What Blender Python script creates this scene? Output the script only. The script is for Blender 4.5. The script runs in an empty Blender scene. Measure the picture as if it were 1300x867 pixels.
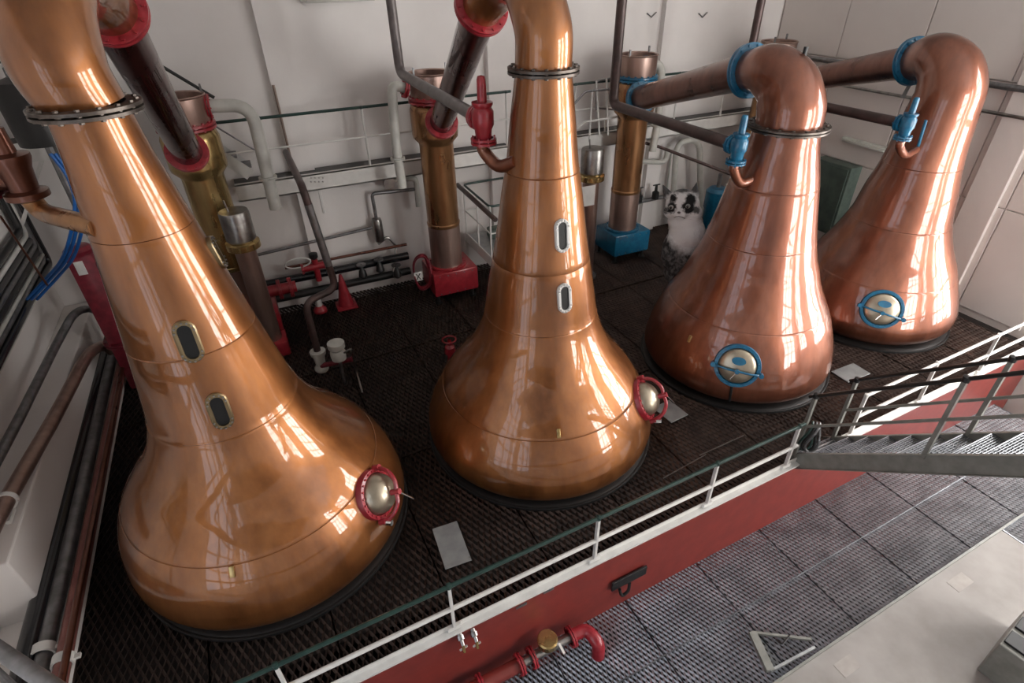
import bpy, bmesh, math, random
from mathutils import Vector, Matrix
random.seed(7)
S = bpy.context.scene
COL = S.collection
R = math.radians

# ------------------------------------------------------------------ camera
H = 6.0
FPX = 708.8
PITCH, ROLL, YAW = R(34.165), R(-1.184), R(24.287)
fwd = Vector((math.sin(YAW)*math.cos(PITCH), math.cos(YAW)*math.cos(PITCH), -math.sin(PITCH)))
rgt0 = Vector((math.cos(YAW), -math.sin(YAW), 0)); up0 = rgt0.cross(fwd)
rgt = math.cos(ROLL)*rgt0 + math.sin(ROLL)*up0
upv = -math.sin(ROLL)*rgt0 + math.cos(ROLL)*up0
CAMP = Vector((0, 0, H))
cam = bpy.data.cameras.new('camera'); camo = bpy.data.objects.new('camera', cam); COL.objects.link(camo)
cam.sensor_width = 36.0; cam.lens = FPX/1300*36.0; cam.clip_start = .05; cam.clip_end = 200
camo.matrix_world = Matrix(((rgt.x, upv.x, -fwd.x, 0), (rgt.y, upv.y, -fwd.y, 0), (rgt.z, upv.z, -fwd.z, H), (0, 0, 0, 1)))
S.camera = camo

# ------------------------------------------------------------------ world, daylight, exposure
w = bpy.data.worlds.new('world'); S.world = w; w.use_nodes = True
bg = w.node_tree.nodes['Background']; bg.inputs[0].default_value = (1, .985, .965, 1); bg.inputs[1].default_value = 13.0
S.view_settings.view_transform = 'Standard'; S.view_settings.look = 'None'
S.view_settings.gamma = 1; S.view_settings.use_curve_mapping = False
S.view_settings.exposure = 0.2

XL, XR, YF, YB, ZC, ZLOW = -3.75, 12.5, -4.5, 11.4, 8.2, -1.25
# windows (outside the picture): openings (u0,u1,z0,z1)
WIN_R = [(-3.9, -1.3, .9, 6.8), (1.1, 3.8, .2, 6.8)]            # in the right wall, u = Y
WIN_F = [(8.6, 11.4, .4, 6.6)]   # in the front wall, u = X
WIN_L = [(-3.9, -1.1, .2, 6.8), (-.4, 2.5, .2, 6.8)]            # windows in the left wall, tinted panes added to dim their daylight, u = Y
def portal(loc, rot, sx, sy):
    l = bpy.data.lights.new('window_portal', 'AREA'); l.shape = 'RECTANGLE'; l.size = sx; l.size_y = sy
    l.energy = 1; l.cycles.is_portal = True
    o = bpy.data.objects.new('window_portal', l); o.location = loc; o.rotation_euler = rot; COL.objects.link(o)
for a, b, c, d in WIN_R: portal((XR+.12, (a+b)/2, (c+d)/2), (0, R(90), 0), d-c, b-a)
for a, b, c, d in WIN_L: portal((XL-.2, (a+b)/2, (c+d)/2), (0, R(-90), 0), d-c, b-a)
for a, b, c, d in WIN_F: portal(((a+b)/2, YF-.12, (c+d)/2), (R(90), 0, R(0)), b-a, d-c)

# ------------------------------------------------------------------ pixel -> place helpers
def ray(x, y): return rgt*((x-650)/FPX) - upv*((y-433.5)/FPX) + fwd
def fz(x, y, z=0.0): d = ray(x, y); return CAMP + d*((z-H)/d.z)
def fy(x, y, Y): d = ray(x, y); return CAMP + d*(Y/d.y)
def fx(x, y, X): d = ray(x, y); return CAMP + d*(X/d.x)
V = Vector

# ------------------------------------------------------------------ materials
def nt(name):
    m = bpy.data.materials.new(name); m.use_nodes = True
    n = m.node_tree; b = n.nodes['Principled BSDF']; return m, n, b
def setin(b, **k):
    for a, v in k.items(): b.inputs[a.replace('_', ' ')].default_value = v
def noise_col(n, b, c0, c1, scale, stretch=(1, 1, 1), detail=4, lo=.35, hi=.65, rough=.55):
    tc = n.nodes.new('ShaderNodeNewGeometry'); mp = n.nodes.new('ShaderNodeMapping'); mp.inputs['Scale'].default_value = stretch
    no = n.nodes.new('ShaderNodeTexNoise'); no.inputs['Scale'].default_value = scale; no.inputs['Detail'].default_value = detail; no.inputs['Roughness'].default_value = rough
    rp = n.nodes.new('ShaderNodeValToRGB'); rp.color_ramp.elements[0].position = lo; rp.color_ramp.elements[1].position = hi
    rp.color_ramp.elements[0].color = (*c0, 1); rp.color_ramp.elements[1].color = (*c1, 1)
    n.links.new(tc.outputs['Position'], mp.inputs[0]); n.links.new(mp.outputs[0], no.inputs[0]); n.links.new(no.outputs[0], rp.inputs[0])
    if b: n.links.new(rp.outputs[0], b.inputs['Base Color'])
    return no, rp
def bump(n, b, src, strength=.1, dist=.01):
    bp = n.nodes.new('ShaderNodeBump'); bp.inputs['Strength'].default_value = strength; bp.inputs['Distance'].default_value = dist
    n.links.new(src, bp.inputs['Height']); n.links.new(bp.outputs[0], b.inputs['Normal'])
def paint(name, c, c2=None, rough=.45, metal=0.0, scale=6, coat=0.0, bmp=.05):
    m, n, b = nt(name); c2 = c2 or tuple(x*.8 for x in c)
    no, rp = noise_col(n, b, c2, c, scale); setin(b, Roughness=rough, Metallic=metal)
    b.inputs['Coat Weight'].default_value = coat; b.inputs['Coat Roughness'].default_value = .08
    if bmp: bump(n, b, no.outputs[0], bmp, .005)
    return m
def copper(name, dark, mid, light, rough=.30, coat=.5, metal=.85):
    m, n, b = nt(name)
    no, rp = noise_col(n, None, dark, light, 1.5, (1.3, 1.3, .45), 6, .3, .72)
    e = rp.color_ramp.elements.new(.5); e.color = (*mid, 1)
    no2, rp2 = noise_col(n, None, (.72, .72, .72), (1.1, 1.1, 1.1), 9, (1, 1, .12), 5, .3, .7)
    mx = n.nodes.new('ShaderNodeMix'); mx.data_type = 'RGBA'; mx.blend_type = 'MULTIPLY'; mx.inputs[0].default_value = .7
    n.links.new(rp.outputs[0], mx.inputs[6]); n.links.new(rp2.outputs[0], mx.inputs[7]); n.links.new(mx.outputs[2], b.inputs['Base Color'])
    mr = n.nodes.new('ShaderNodeMapRange'); mr.inputs[1].default_value = .3; mr.inputs[2].default_value = .7
    mr.inputs[3].default_value = rough-.07; mr.inputs[4].default_value = rough+.1
    n.links.new(no.outputs[0], mr.inputs[0]); n.links.new(mr.outputs[0], b.inputs['Roughness'])
    setin(b, Metallic=metal); b.inputs['Coat Weight'].default_value = coat; b.inputs['Coat Roughness'].default_value = .04; b.inputs['Coat IOR'].default_value = 1.6
    no3, _ = noise_col(n, None, (0, 0, 0), (1, 1, 1), 2.6, (1, 1, .7), 2)
    bump(n, b, no3.outputs[0], .22, .02)
    n.links.new(b.inputs['Normal'].links[0].from_socket, b.inputs['Coat Normal'])
    return m
M = {}
M['cop_wash'] = copper('copper_wash', (.235, .082, .024), (.355, .134, .040), (.46, .188, .062), .40, 1.0, .80)
M['cop_spirit'] = copper('copper_spirit', (.19, .062, .034), (.28, .097, .053), (.37, .142, .080), .40, 1.0, .80)
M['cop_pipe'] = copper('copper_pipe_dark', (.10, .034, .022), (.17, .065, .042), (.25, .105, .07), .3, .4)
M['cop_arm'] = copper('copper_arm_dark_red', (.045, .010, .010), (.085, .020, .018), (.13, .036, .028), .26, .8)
M['cop_red'] = paint('red_brown_pipe', (.30, .12, .10), (.20, .07, .06), .4, .3, 5, .2)
M['cop_cond'] = copper('copper_condenser', (.30, .15, .07), (.46, .24, .11), (.56, .31, .15), .28, .3)
M['cop_pale'] = copper('copper_pale', (.36, .24, .20), (.46, .32, .27), (.55, .40, .34), .38, .1)
M['brass_old'] = copper('aged_brass', (.16, .11, .055), (.32, .24, .13), (.46, .37, .22), .35, .2)
M['brass'] = copper('brass', (.38, .26, .10), (.55, .39, .16), (.68, .50, .24), .26, .2)
M['steel'] = paint('steel', (.42, .41, .39), (.28, .27, .26), .32, 1.0, 8)
M['collar'] = paint('collar_steel', (.17, .145, .125), (.09, .075, .065), .42, .85, 12)
M['chrome'] = paint('chrome', (.75, .75, .74), (.65, .65, .64), .14, 1.0, 8, bmp=0)
M['dull_steel'] = paint('dull_steel', (.30, .30, .31), (.2, .2, .2), .45, .85, 8)
M['red'] = paint('red_paint', (.40, .028, .04), (.28, .016, .025), .32, 0, 9, .4)
M['dark_red'] = paint('dark_red_paint', (.22, .02, .035), (.14, .012, .022), .35, 0, 9, .3)
M['fascia'] = paint('red_fascia_paint', (.24, .036, .028), (.19, .028, .022), .42, 0, 5, .15)
M['blue'] = paint('blue_paint', (.012, .165, .30), (.008, .105, .21), .32, 0, 9, .4)
M['cable_blue'] = paint('blue_cable', (.01, .12, .42), None, .4)
M['white'] = paint('white_paint', (.74, .73, .70), (.66, .65, .62), .45, 0, 5)
M['cream'] = paint('cream_pipe', (.62, .62, .57), (.52, .52, .48), .4, 0, 5)
M['grey_paint'] = paint('grey_paint', (.25, .25, .225), (.19, .19, .17), .5, 0, 7)
M['black'] = paint('black_paint', (.018, .018, .018), (.01, .01, .01), .4)
M['black_gloss'] = paint('black_gloss', (.012, .013, .016), (.008, .008, .01), .22, 0, 9, .3)
M['rubber'] = paint('rubber', (.009, .009, .009), (.006, .006, .006), .5)
M['green_dark'] = paint('dark_green_rail', (.02, .055, .045), (.012, .035, .03), .35)
M['green_cab'] = paint('green_cabinet', (.10, .14, .115), (.07, .10, .085), .5)
M['cardboard'] = paint('conduit_brown', (.30, .22, .18), (.22, .16, .13), .5)
M['glass_dark'] = paint('dark_sight_glass', (.008, .009, .009), (.005, .006, .006), .3, 0, 5, 0, 0)
M['grating'] = paint('grating_steel', (.085, .058, .048), (.042, .028, .023), .42, .6, 3)
M['grating_lit'] = paint('grating_steel_grey_lit', (.42, .43, .46), (.28, .29, .31), .36, .7, 3)  # pale bluish tone imitates window light reflected off the strands
M['under'] = paint('under_floor_shade', (.03, .024, .022), (.018, .014, .013), .85)  # near-black colour stands in for the unlit void below the gratings
M['conc'] = paint('concrete', (.33, .307, .29), (.25, .23, .213), .75, 0, 1.6)
M['pipe_dark'] = paint('dark_pipe_paint', (.10, .062, .058), (.06, .04, .036), .38, .3, 5)
M['pipe_grey'] = paint('grey_brown_pipe', (.19, .165, .16), (.13, .11, .105), .4, .3, 5)
M['plate'] = paint('plate_steel', (.40, .41, .41), (.30, .31, .31), .4, .6, 5)
M['exit_green'] = paint('exit_green', (.03, .32, .18), None, .4)
M['lamp_white'] = paint('diffuser', (.7, .72, .66), None, .5)
def wallmat(name, c, c2):
    m, n, b = nt(name); no, rp = noise_col(n, b, c2, c, .7, (1, 1, 1), 6, .3, .7); setin(b, Roughness=.6)
    no2, _ = noise_col(n, None, (0, 0, 0), (1, 1, 1), 26, detail=4); bump(n, b, no2.outputs[0], .12, .01); return m
M['wall'] = wallmat('white_wall', (.85, .815, .79), (.77, .735, .71))
M['wall_r'] = wallmat('right_wall', (.76, .70, .66), (.69, .635, .60))
M['ceil'] = wallmat('ceiling_white', (.62, .60, .585), (.55, .53, .52))

# ------------------------------------------------------------------ mesh builder
def frame(d):
    d = d.normalized(); a = V((0, 0, 1)) if abs(d.z) < .95 else V((1, 0, 0))
    x = a.cross(d).normalized(); return x, d.cross(x).normalized(), d
class MB:
    def __init__(s): s.v = []; s.f = []
    def add(s, vs, fs):
        o = len(s.v); s.v += [V(p) for p in vs]; s.f += [tuple(i+o for i in f) for f in fs]; return s
    def box(s, c, size, rz=0, mat=None):
        c = V(c); hx, hy, hz = (a/2 for a in size); Rm = mat or Matrix.Rotation(rz, 3, 'Z')
        vs = [c + Rm @ V((x*hx, y*hy, z*hz)) for x in (-1, 1) for y in (-1, 1) for z in (-1, 1)]
        return s.add(vs, [(0, 1, 3, 2), (4, 6, 7, 5), (0, 4, 5, 1), (2, 3, 7, 6), (0, 2, 6, 4), (1, 5, 7, 3)])
    def bevbox(s, c, size, bv, rz=0, mat=None):
        bm = bmesh.new(); bmesh.ops.create_cube(bm, size=1); bmesh.ops.scale(bm, vec=size, verts=bm.verts)
        bmesh.ops.bevel(bm, geom=bm.edges[:], offset=bv, segments=2, affect='EDGES', profile=.5)
        Rm = mat or Matrix.Rotation(rz, 3, 'Z'); bm.verts.index_update()
        s.add([V(c) + Rm @ v.co for v in bm.verts], [tuple(v.index for v in f.verts) for f in bm.faces]); bm.free(); return s
    def bar(s, a, b, wd, ht, upd=(0, 0, 1)):
        a, b = V(a), V(b); d = (b-a); L = d.length; d.normalize(); u = V(upd); x = u.cross(d).normalized(); z = d.cross(x)
        Rm = Matrix((x, d, z)).transposed(); return s.box((a+b)/2, (wd, L, ht), mat=Rm)
    def tube(s, pts, r, n=16, caps=True, closed=False):
        pts = [V(p) for p in pts]; k = len(pts); rs = r if isinstance(r, (list, tuple)) else [r]*k
        vs = []; fs = []; prev = None
        for i, p in enumerate(pts):
            if closed: d = pts[(i+1) % k]-pts[i-1]
            else: d = pts[min(i+1, k-1)]-pts[max(i-1, 0)]
            d.normalize()
            if prev is None: x, y, _ = frame(d)
            else:
                x = prev - d*prev.dot(d); x.normalize(); y = d.cross(x)
            prev = x
            for j in range(n):
                t = 2*math.pi*j/n; vs.append(p + (x*math.cos(t) + y*math.sin(t))*rs[i])
        m = k if closed else k-1
        for i in range(m):
            for j in range(n):
                a = i*n+j; b2 = i*n+(j+1) % n; c = ((i+1) % k)*n+(j+1) % n; e = ((i+1) % k)*n+j; fs.append((a, b2, c, e))
        if caps and not closed:
            fs.append(tuple(range(n))[::-1]); fs.append(tuple((k-1)*n+j for j in range(n)))
        return s.add(vs, fs)
    def cyl(s, a, b, r, n=20): return s.tube([a, b], r, n)
    def lathe(s, prof, c=(0, 0, 0), d=(0, 0, 1), n=48, lean=(0, 0), cap0=False, cap1=False):
        x, y, d = frame(V(d)); c = V(c)
        if abs(d.z) > .999: x, y = V((1, 0, 0)), V((0, 1, 0))
        vs = []; fs = []
        for h, r in prof:
            o = c + d*h + V((lean[0]*h, lean[1]*h, 0))
            for j in range(n):
                t = 2*math.pi*j/n; vs.append(o + (x*math.cos(t)+y*math.sin(t))*r)
        for i in range(len(prof)-1):
            for j in range(n): fs.append((i*n+j, i*n+(j+1) % n, (i+1)*n+(j+1) % n, (i+1)*n+j))
        if cap0: fs.append(tuple(range(n))[::-1])
        if cap1: fs.append(tuple((len(prof)-1)*n+j for j in range(n)))
        return s.add(vs, fs)
    def bolts(s, c, d, rad, k, r, h, ph=0):
        x, y, d = frame(V(d)); c = V(c)
        for i in range(k):
            t = 2*math.pi*i/k+ph; p = c+(x*math.cos(t)+y*math.sin(t))*rad
            s.cyl(p-d*h/2, p+d*h/2, r, 6)
        return s
    def build(s, name, mat, parent=None, smooth=True, origin=None, angle=35):
        me = bpy.data.meshes.new(name); root = parent
        while root is not None and root.parent is not None: root = root.parent
        if parent is not None: o0 = root['_o'] if '_o' in root else root.location; o0 = V(o0)
        elif origin is not None: o0 = V(origin)
        else:
            zs = min(p.z for p in s.v); o0 = sum(s.v, V())/len(s.v); o0.z = zs
        me.from_pydata([tuple(p-o0) for p in s.v], [], s.f); me.update()
        if smooth:
            me.polygons.foreach_set('use_smooth', [True]*len(me.polygons)); me.set_sharp_from_angle(angle=R(angle))
        me.materials.append(M[mat] if isinstance(mat, str) else mat)
        ob = bpy.data.objects.new(name, me); COL.objects.link(ob)
        if name in ('bolts', 'screws', 'lifting_lugs'): ob['kind'] = 'stuff'
        if parent is not None: ob.parent = parent
        else: ob.location = o0
        return ob
def bez(pts, n=8):                      # Catmull-Rom through points
    P = [V(p) for p in pts]; P = [P[0]*2-P[1]]+P+[P[-1]*2-P[-2]]; out = []
    for i in range(1, len(P)-2):
        for k in range(n):
            t = k/n; a, b, c, d = P[i-1:i+3]
            out.append(.5*((2*b)+(c-a)*t+(2*a-5*b+4*c-d)*t*t+(3*b-a-3*c+d)*t**3))
    out.append(P[-2]); return out
def elbow(pts, rad, n=6):               # polyline with rounded corners
    P = [V(p) for p in pts]; out = [P[0]]
    for i in range(1, len(P)-1):
        a = (P[i-1]-P[i]); b = (P[i+1]-P[i]); r = min(rad, a.length*.49, b.length*.49); a.normalize(); b.normalize()
        p0 = P[i]+a*r; p1 = P[i]+b*r
        for k in range(n+1):
            t = k/n; out.append(p0*(1-t)**2 + P[i]*2*t*(1-t) + p1*t*t)
    out.append(P[-1]); return out
def thing(name, label, cat, loc=(0, 0, 0), group=None):
    o = bpy.data.objects.new(name, None); COL.objects.link(o); o.location = loc; o.empty_display_size = .1
    o['label'] = label; o['category'] = cat
    if group: o['group'] = group
    return o
def tag(o, label, cat, group=None):
    o['label'] = label; o['category'] = cat
    if group: o['group'] = group
    return o
def struct(o, label=None):
    o['kind'] = 'structure'
    if label: o['label'] = label
    return o
def plabel(o, label): o['label'] = label; return o

# ================================================================== THE SETTING
# the fascia line runs very slightly skew to the walls
def YFAS(x): return 3.28+.033*x
TH = math.atan(.033)

def wall_with_holes(name, axis, pos, thick, u0, u1, z0, z1, holes, mat):
    mb = MB(); us = sorted({u0, u1}|{h[0] for h in holes}|{h[1] for h in holes}); zs = sorted({z0, z1}|{h[2] for h in holes}|{h[3] for h in holes})
    for i in range(len(us)-1):
        for j in range(len(zs)-1):
            uc = (us[i]+us[i+1])/2; zc = (zs[j]+zs[j+1])/2
            if any(h[0] < uc < h[1] and h[2] < zc < h[3] for h in holes): continue
            if axis == 'x': mb.box((pos, uc, zc), (thick, us[i+1]-us[i], zs[j+1]-zs[j]))
            else: mb.box((uc, pos, zc), (us[i+1]-us[i], thick, zs[j+1]-zs[j]))
    return struct(mb.build(name, mat, smooth=False, origin=(0, 0, 0)))
ZB = -2.0
wall_back = struct(MB().box(((XL+XR)/2, YB+.15, (ZB+ZC)/2), (XR-XL+.6, .3, ZC-ZB)).build('wall_back', 'wall', smooth=False), 'white painted back wall with pilasters')
wall_left = wall_with_holes('wall_left', 'x', XL-.15, .3, YF, YB, ZB, ZC, WIN_L, 'wall'); wall_left['label'] = 'white left wall lined with pipes'
wall_right = wall_with_holes('wall_right', 'x', XR+.15, .3, YF, YB, ZB, ZC, WIN_R, 'wall_r'); wall_right['label'] = 'warm white panelled wall beside the spirit still'
wall_front = wall_with_holes('wall_front', 'y', YF-.15, .3, XL-.3, XR+.3, ZB, ZC, WIN_F, 'wall')
ceiling = struct(MB().box(((XL+XR)/2, (YF+YB)/2, ZC+.1), (XR-XL+.6, YB-YF+.6, .2)).build('ceiling', 'ceil', smooth=False))
# window frames with glazing bars (behind and right of the camera)
def window(n, axis, pos, a, b, c, d, nu, nz):
    mb = MB(); t = .05
    def bar(u0, u1, z0, z1):
        if axis == 'x': mb.box((pos, (u0+u1)/2, (z0+z1)/2), (.08, u1-u0, z1-z0))
        else: mb.box(((u0+u1)/2, pos, (z0+z1)/2), (u1-u0, .08, z1-z0))
    for i in range(nu+1): u = a+(b-a)*i/nu; bar(u-t, u+t, c, d)
    for i in range(nz+1): z = c+(d-c)*i/nz; bar(a, b, z-t, z+t)
    struct(mb.build('window_%d' % n, 'white', smooth=False))
k = 1
for h in WIN_R: window(k, 'x', XR+.05, *h, 3, 6); k += 1
for h in WIN_F: window(k, 'y', YF-.05, *h, 3, 6); k += 1
gm_, gn, gb = nt('dimming_glass'); gt = gn.nodes.new('ShaderNodeBsdfTransparent'); gt.inputs[0].default_value = (.32, .34, .37, 1)
gn.links.new(gt.outputs[0], gn.nodes['Material Output'].inputs['Surface'])  # tint added only to weaken the daylight from the left
for h in WIN_L:
    window(k, 'x', XL-.05, *h, 3, 6); k += 1
    struct(MB().box((XL-.1, (h[0]+h[1])/2, (h[2]+h[3])/2), (.006, h[1]-h[0], h[3]-h[2])).build('window_%d' % k, gm_, smooth=False)); k += 1

# pilasters on the back wall (trim)
for i, px in enumerate(((347, 50), (632, 120), (848, 60), (1018, 20))):
    p = fy(px[0], px[1], YB-.1)
    struct(MB().box((p.x, YB-.07, (ZC)/2), (.42 if i < 3 else .3, .14, ZC)).build('trim_%d' % (i+1), 'wall', smooth=False))

# right wall: large panels with recessed joints, a pilaster
def wall_panels():
    ys = [YB-.05, 9.6, 7.78, 6.0, 5.2, 4.05]
    zs = [0.0, 2.05, 4.1, 6.15, ZC]
    j = .012
    for a, b in zip(ys[:-1], ys[1:]):
        for c, d in zip(zs[:-1], zs[1:]):
            MB().bevbox((XR-.02, (a+b)/2, (c+d)/2), (.05, a-b-j*2, d-c-j*2), .008).build('wall_panel', 'wall_r', wall_right, smooth=False)
wall_right['_o'] = (0, 0, 0)
wall_panels()
struct(MB().bevbox((XR-.06, 5.6, ZC/2), (.12, .55, ZC), .01).build('trim_5', 'wall_r', smooth=False))

# floors
floor = struct(MB().box(((XL+XR)/2, 7.57, -.20), (XR-XL, 7.65, .1)).build('floor', 'under', smooth=False, origin=(0, 0, 0)), 'dark still-house floor of expanded metal grating panels')  # blackened slab close under the mesh stands in for the shaded void
def grating_mesh(name, W, L, q, p, wd, mat):
    mb = MB(); ni = int(round(W/q)); nj = int(round(L/p)); q = W/ni; p = L/nj
    for j in range(nj):
        for i in range(ni):
            y0 = (j+(i+j) % 2)*p; y1 = (j+(i+1+j) % 2)*p
            a = V((-W/2+i*q, -L/2+y0, 0)); b = V((-W/2+(i+1)*q, -L/2+y1, 0))
            d = (b-a).normalized(); s = V((d.y, -d.x, 0))*wd/2; s = V((abs(s.x), s.y if s.x > 0 else -s.y, 0)); t = V((0, 0, wd*.42))
            # slanted strand, flat top face and two sides
            mb.add([a-s-t, b-s-t, b+s+t, a+s+t, b+s+t-V((0, 0, .012)), a+s+t-V((0, 0, .012))], [(0, 3, 2, 1), (3, 5, 4, 2)])
    for x in (-W/2, W/2): mb.box((x, 0, 0), (.012, L, .03))
    for y in (-L/2, L/2): mb.box((0, y, 0), (W, .014, .034))
    me = bpy.data.meshes.new(name); me.from_pydata([tuple(v) for v in mb.v], [], mb.f); me.update(); me.materials.append(M[mat]); return me
GW, GL = 1.25, 2.7
gm = grating_mesh('grating_panel', GW, GL, .040, .098, .027, 'grating')
def place_panel(me, x, y, z, parent, rz):
    o = bpy.data.objects.new('grating_panel', me); COL.objects.link(o); o.parent = parent; o.location = (x, y, z); o.rotation_euler = (0, 0, rz); return o
for i in range(13):
    for j in range(3):
        u = -2.95+GW/2+i*GW; vv = .02+GL/2+j*GL
        x = u*math.cos(TH)-vv*math.sin(TH); y = YFAS(0)+u*math.sin(TH)+vv*math.cos(TH)
        if x+GW/2 > XR-.05 or y > YB-1.2 and j == 2 and i > 13: continue
        place_panel(gm, x, y, -.015, floor, TH)
# lower walkway
floor2 = struct(MB().box(((XL+XR)/2, (YF+YB)/2, ZLOW-.6), (XR-XL, YB-YF, .1)).build('floor', 'under', smooth=False, origin=(0, 0, 0)), 'lower walkway of grey expanded metal grating')
gm2 = grating_mesh('grating_panel', 1.25, .86, .030, .068, .019, 'grating_lit')
YC0 = 1.52                                              # concrete edge at X=0
def at_low(u, v, z): return V((u*math.cos(TH)-v*math.sin(TH), u*math.sin(TH)+v*math.cos(TH), z))
for i in range(13):
    for j in range(2):
        p = at_low(-2.4+1.25*i, YC0+.43+.86*j+.02, ZLOW-.012)
        if p.x < XR-.7: place_panel(gm2, p.x, p.y, p.z, floor2, TH)
XC = 8.95
for i in range(3):
    for j in range(4):
        p = at_low(XC+.65+1.25*i, YC0-.43-.86*j, ZLOW-.012)
        if p.x < XR-.6: place_panel(gm2, p.x, p.y, p.z, floor2, TH)
a, b, c, d = at_low(-3.6, YC0, 0), at_low(XC, YC0, 0), at_low(XC+.1, -4.0, 0), at_low(-3.6, -4.2, 0)
mb = MB(); vs = [(p.x, p.y, z) for z in (ZLOW-.3, ZLOW) for p in (a, b, c, d)]
mb.add(vs, [(0, 3, 2, 1), (4, 5, 6, 7), (0, 1, 5, 4), (1, 2, 6, 5), (2, 3, 7, 6), (3, 0, 4, 7)])
struct(mb.build('floor', 'conc', smooth=False), 'worn pale concrete slab beside the lower grating')
tr = MB()
tr.bar(at_low(-3.6, YC0+.01, ZLOW+.005), at_low(XR-.4, YC0+.01, ZLOW+.005), .03, .03)
struct(MB().box((-.6, -2.2, 4.25), (6.2, 4.4, .2)).build('floor', 'dull_steel', smooth=False), 'viewing gallery deck')
struct(tr.build('trim_6', 'grey_paint', smooth=False), 'steel edging between grating and concrete')

# red fascia with white kerb
def fas(x, z, off=0): return V((x+off*math.sin(TH), YFAS(x)-off*math.cos(TH), z))
mb = MB(); mb.bar(fas(-3.7, -.93, .03), fas(12.45, -.93, .03), .05, 1.8)
fascia = tag(mb.build('fascia_beam', 'fascia', smooth=False), 'long red painted steel fascia along the edge of the still floor', 'beam')
mb = MB(); mb.bar(fas(-3.2, -.005, .045), fas(12.3, -.005, .045), .085, .03); mb.bar(fas(-3.2, .03, .01), fas(12.3, .03, .01), .012, .09)
struct(mb.build('trim_7', 'white', smooth=False), 'white kerb strip along the top of the red fascia')

# left plinth
kx = -3.0
struct(MB().bevbox(((XL+kx)/2, 7.05, .05), (kx-XL, 8.6, .12), .01).build('trim_8', 'wall', smooth=False), 'white concrete plinth along the left wall')
struct(MB().bevbox((XL+.22, 8.35, .55), (.45, 6.0, .9), .02).build('trim_9', 'wall', smooth=False), 'white raised ledge along the left wall')

# ================================================================== THE STILLS
def lerp_prof(prof, zs):
    out = []
    for z in zs:
        for (z0, r0), (z1, r1) in zip(prof[:-1], prof[1:]):
            if z0 <= z <= z1: out.append((z, r0+(r1-r0)*(z-z0)/(z1-z0))); break
    return out
def smooth_prof(prof, n=5):
    pts = bez([(r, 0, z) for z, r in prof], n); return [(p.z, p.x) for p in pts]
def rad_at(prof, z):
    return lerp_prof(prof, [z])[0][1]
def surf(st, ang, z, off=0.0):
    """point and outward normal on a still's surface at azimuth ang, height z"""
    pr = st['prof']; r = rad_at(pr, z); dr = (rad_at(pr, min(z+.04, pr[-1][0]))-rad_at(pr, max(z-.04, pr[0][0])))/.08
    c = st['ax']+V((st['lean']*z, 0, z)); nrm = V((math.cos(ang), math.sin(ang), -dr)).normalized()
    return c+V((math.cos(ang), math.sin(ang), 0))*r+nrm*off, nrm
def hit(st, x, y):
    """where the sight line through a photo pixel first meets the still"""
    d = ray(x, y); t = 3.0; dt = .01
    while t < 16:
        p = CAMP+d*t
        if st['prof'][0][0] < p.z < st['prof'][-1][0]:
            c = st['ax']+V((st['lean']*p.z, 0, 0))
            if math.hypot(p.x-c.x, p.y-c.y) < rad_at(st['prof'], p.z):
                a = math.atan2(p.y-c.y, p.x-c.x); return surf(st, a, p.z)+(a, p.z)
        t += dt
    return None
def disc_frame(nrm):
    """(right, up, normal) on a surface with 'up' following the height"""
    n = nrm.normalized(); r = V((0, 0, 1)).cross(n).normalized(); return r, n.cross(r), n

PROF = {
 1: [(0.0, 1.40), (.06, 1.52), (.14, 1.61), (.22, 1.65), (.3, 1.665), (.4, 1.66), (.5, 1.645), (.7, 1.595), (.9, 1.51), (1.1, 1.39), (1.3, 1.225), (1.5, 1.055), (1.7, .925), (1.9, .83), (2.1, .765), (2.5, .685), (2.9, .615), (3.3, .55), (3.7, .485), (4.1, .42), (4.5, .36), (4.8, .315), (5.1, .29)],
 2: [(0.0, 1.44), (.06, 1.56), (.14, 1.65), (.22, 1.685), (.3, 1.695), (.4, 1.685), (.5, 1.66), (.7, 1.58), (.9, 1.47), (1.1, 1.345), (1.3, 1.19), (1.5, 1.03), (1.7, .91), (1.9, .825), (2.1, .765), (2.5, .695), (2.9, .62), (3.3, .55), (3.7, .49), (4.1, .42), (4.5, .375), (4.8, .335), (5.05, .305)],
 3: [(0.0, 1.36), (.06, 1.46), (.14, 1.54), (.22, 1.575), (.3, 1.58), (.4, 1.57), (.5, 1.55), (.7, 1.50), (.9, 1.43), (1.1, 1.35), (1.3, 1.245), (1.5, 1.135), (1.7, 1.045), (1.9, .97), (2.1, .89), (2.5, .78), (2.9, .695), (3.3, .61), (3.6, .53), (3.8, .48), (4.0, .45)],
 4: [(0.0, 1.24), (.06, 1.34), (.14, 1.42), (.22, 1.465), (.3, 1.485), (.4, 1.485), (.5, 1.465), (.7, 1.40), (.9, 1.32), (1.1, 1.24), (1.3, 1.15), (1.5, 1.04), (1.7, .945), (1.9, .865), (2.1, .795), (2.5, .725), (2.9, .63), (3.3, .57), (3.6, .54), (3.85, .52)]}
AX = {1: V((-.83, 5.7, 0)), 2: V((3.05, 5.8, 0)), 3: V((7.05, 5.9, 0)), 4: V((10.5, 5.9, 0))}
LEAN = {1: -.051, 2: 0, 3: 0, 4: .02}
NECK = {1: 2.08, 2: 2.12, 3: 2.35, 4: 2.0}
LAB = {1: 'tall orange copper pot still with brass sight windows, beside the pipe-lined left wall',
       2: 'tall copper pot still with white-rimmed sight windows and red manway facing the blue-trimmed still',
       3: 'reddish copper pot still with blue manway and bolted neck collar, beside the cat',
       4: 'reddish copper pot still with blue manway and no neck collar, by the right wall'}
STILL = {}
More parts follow.
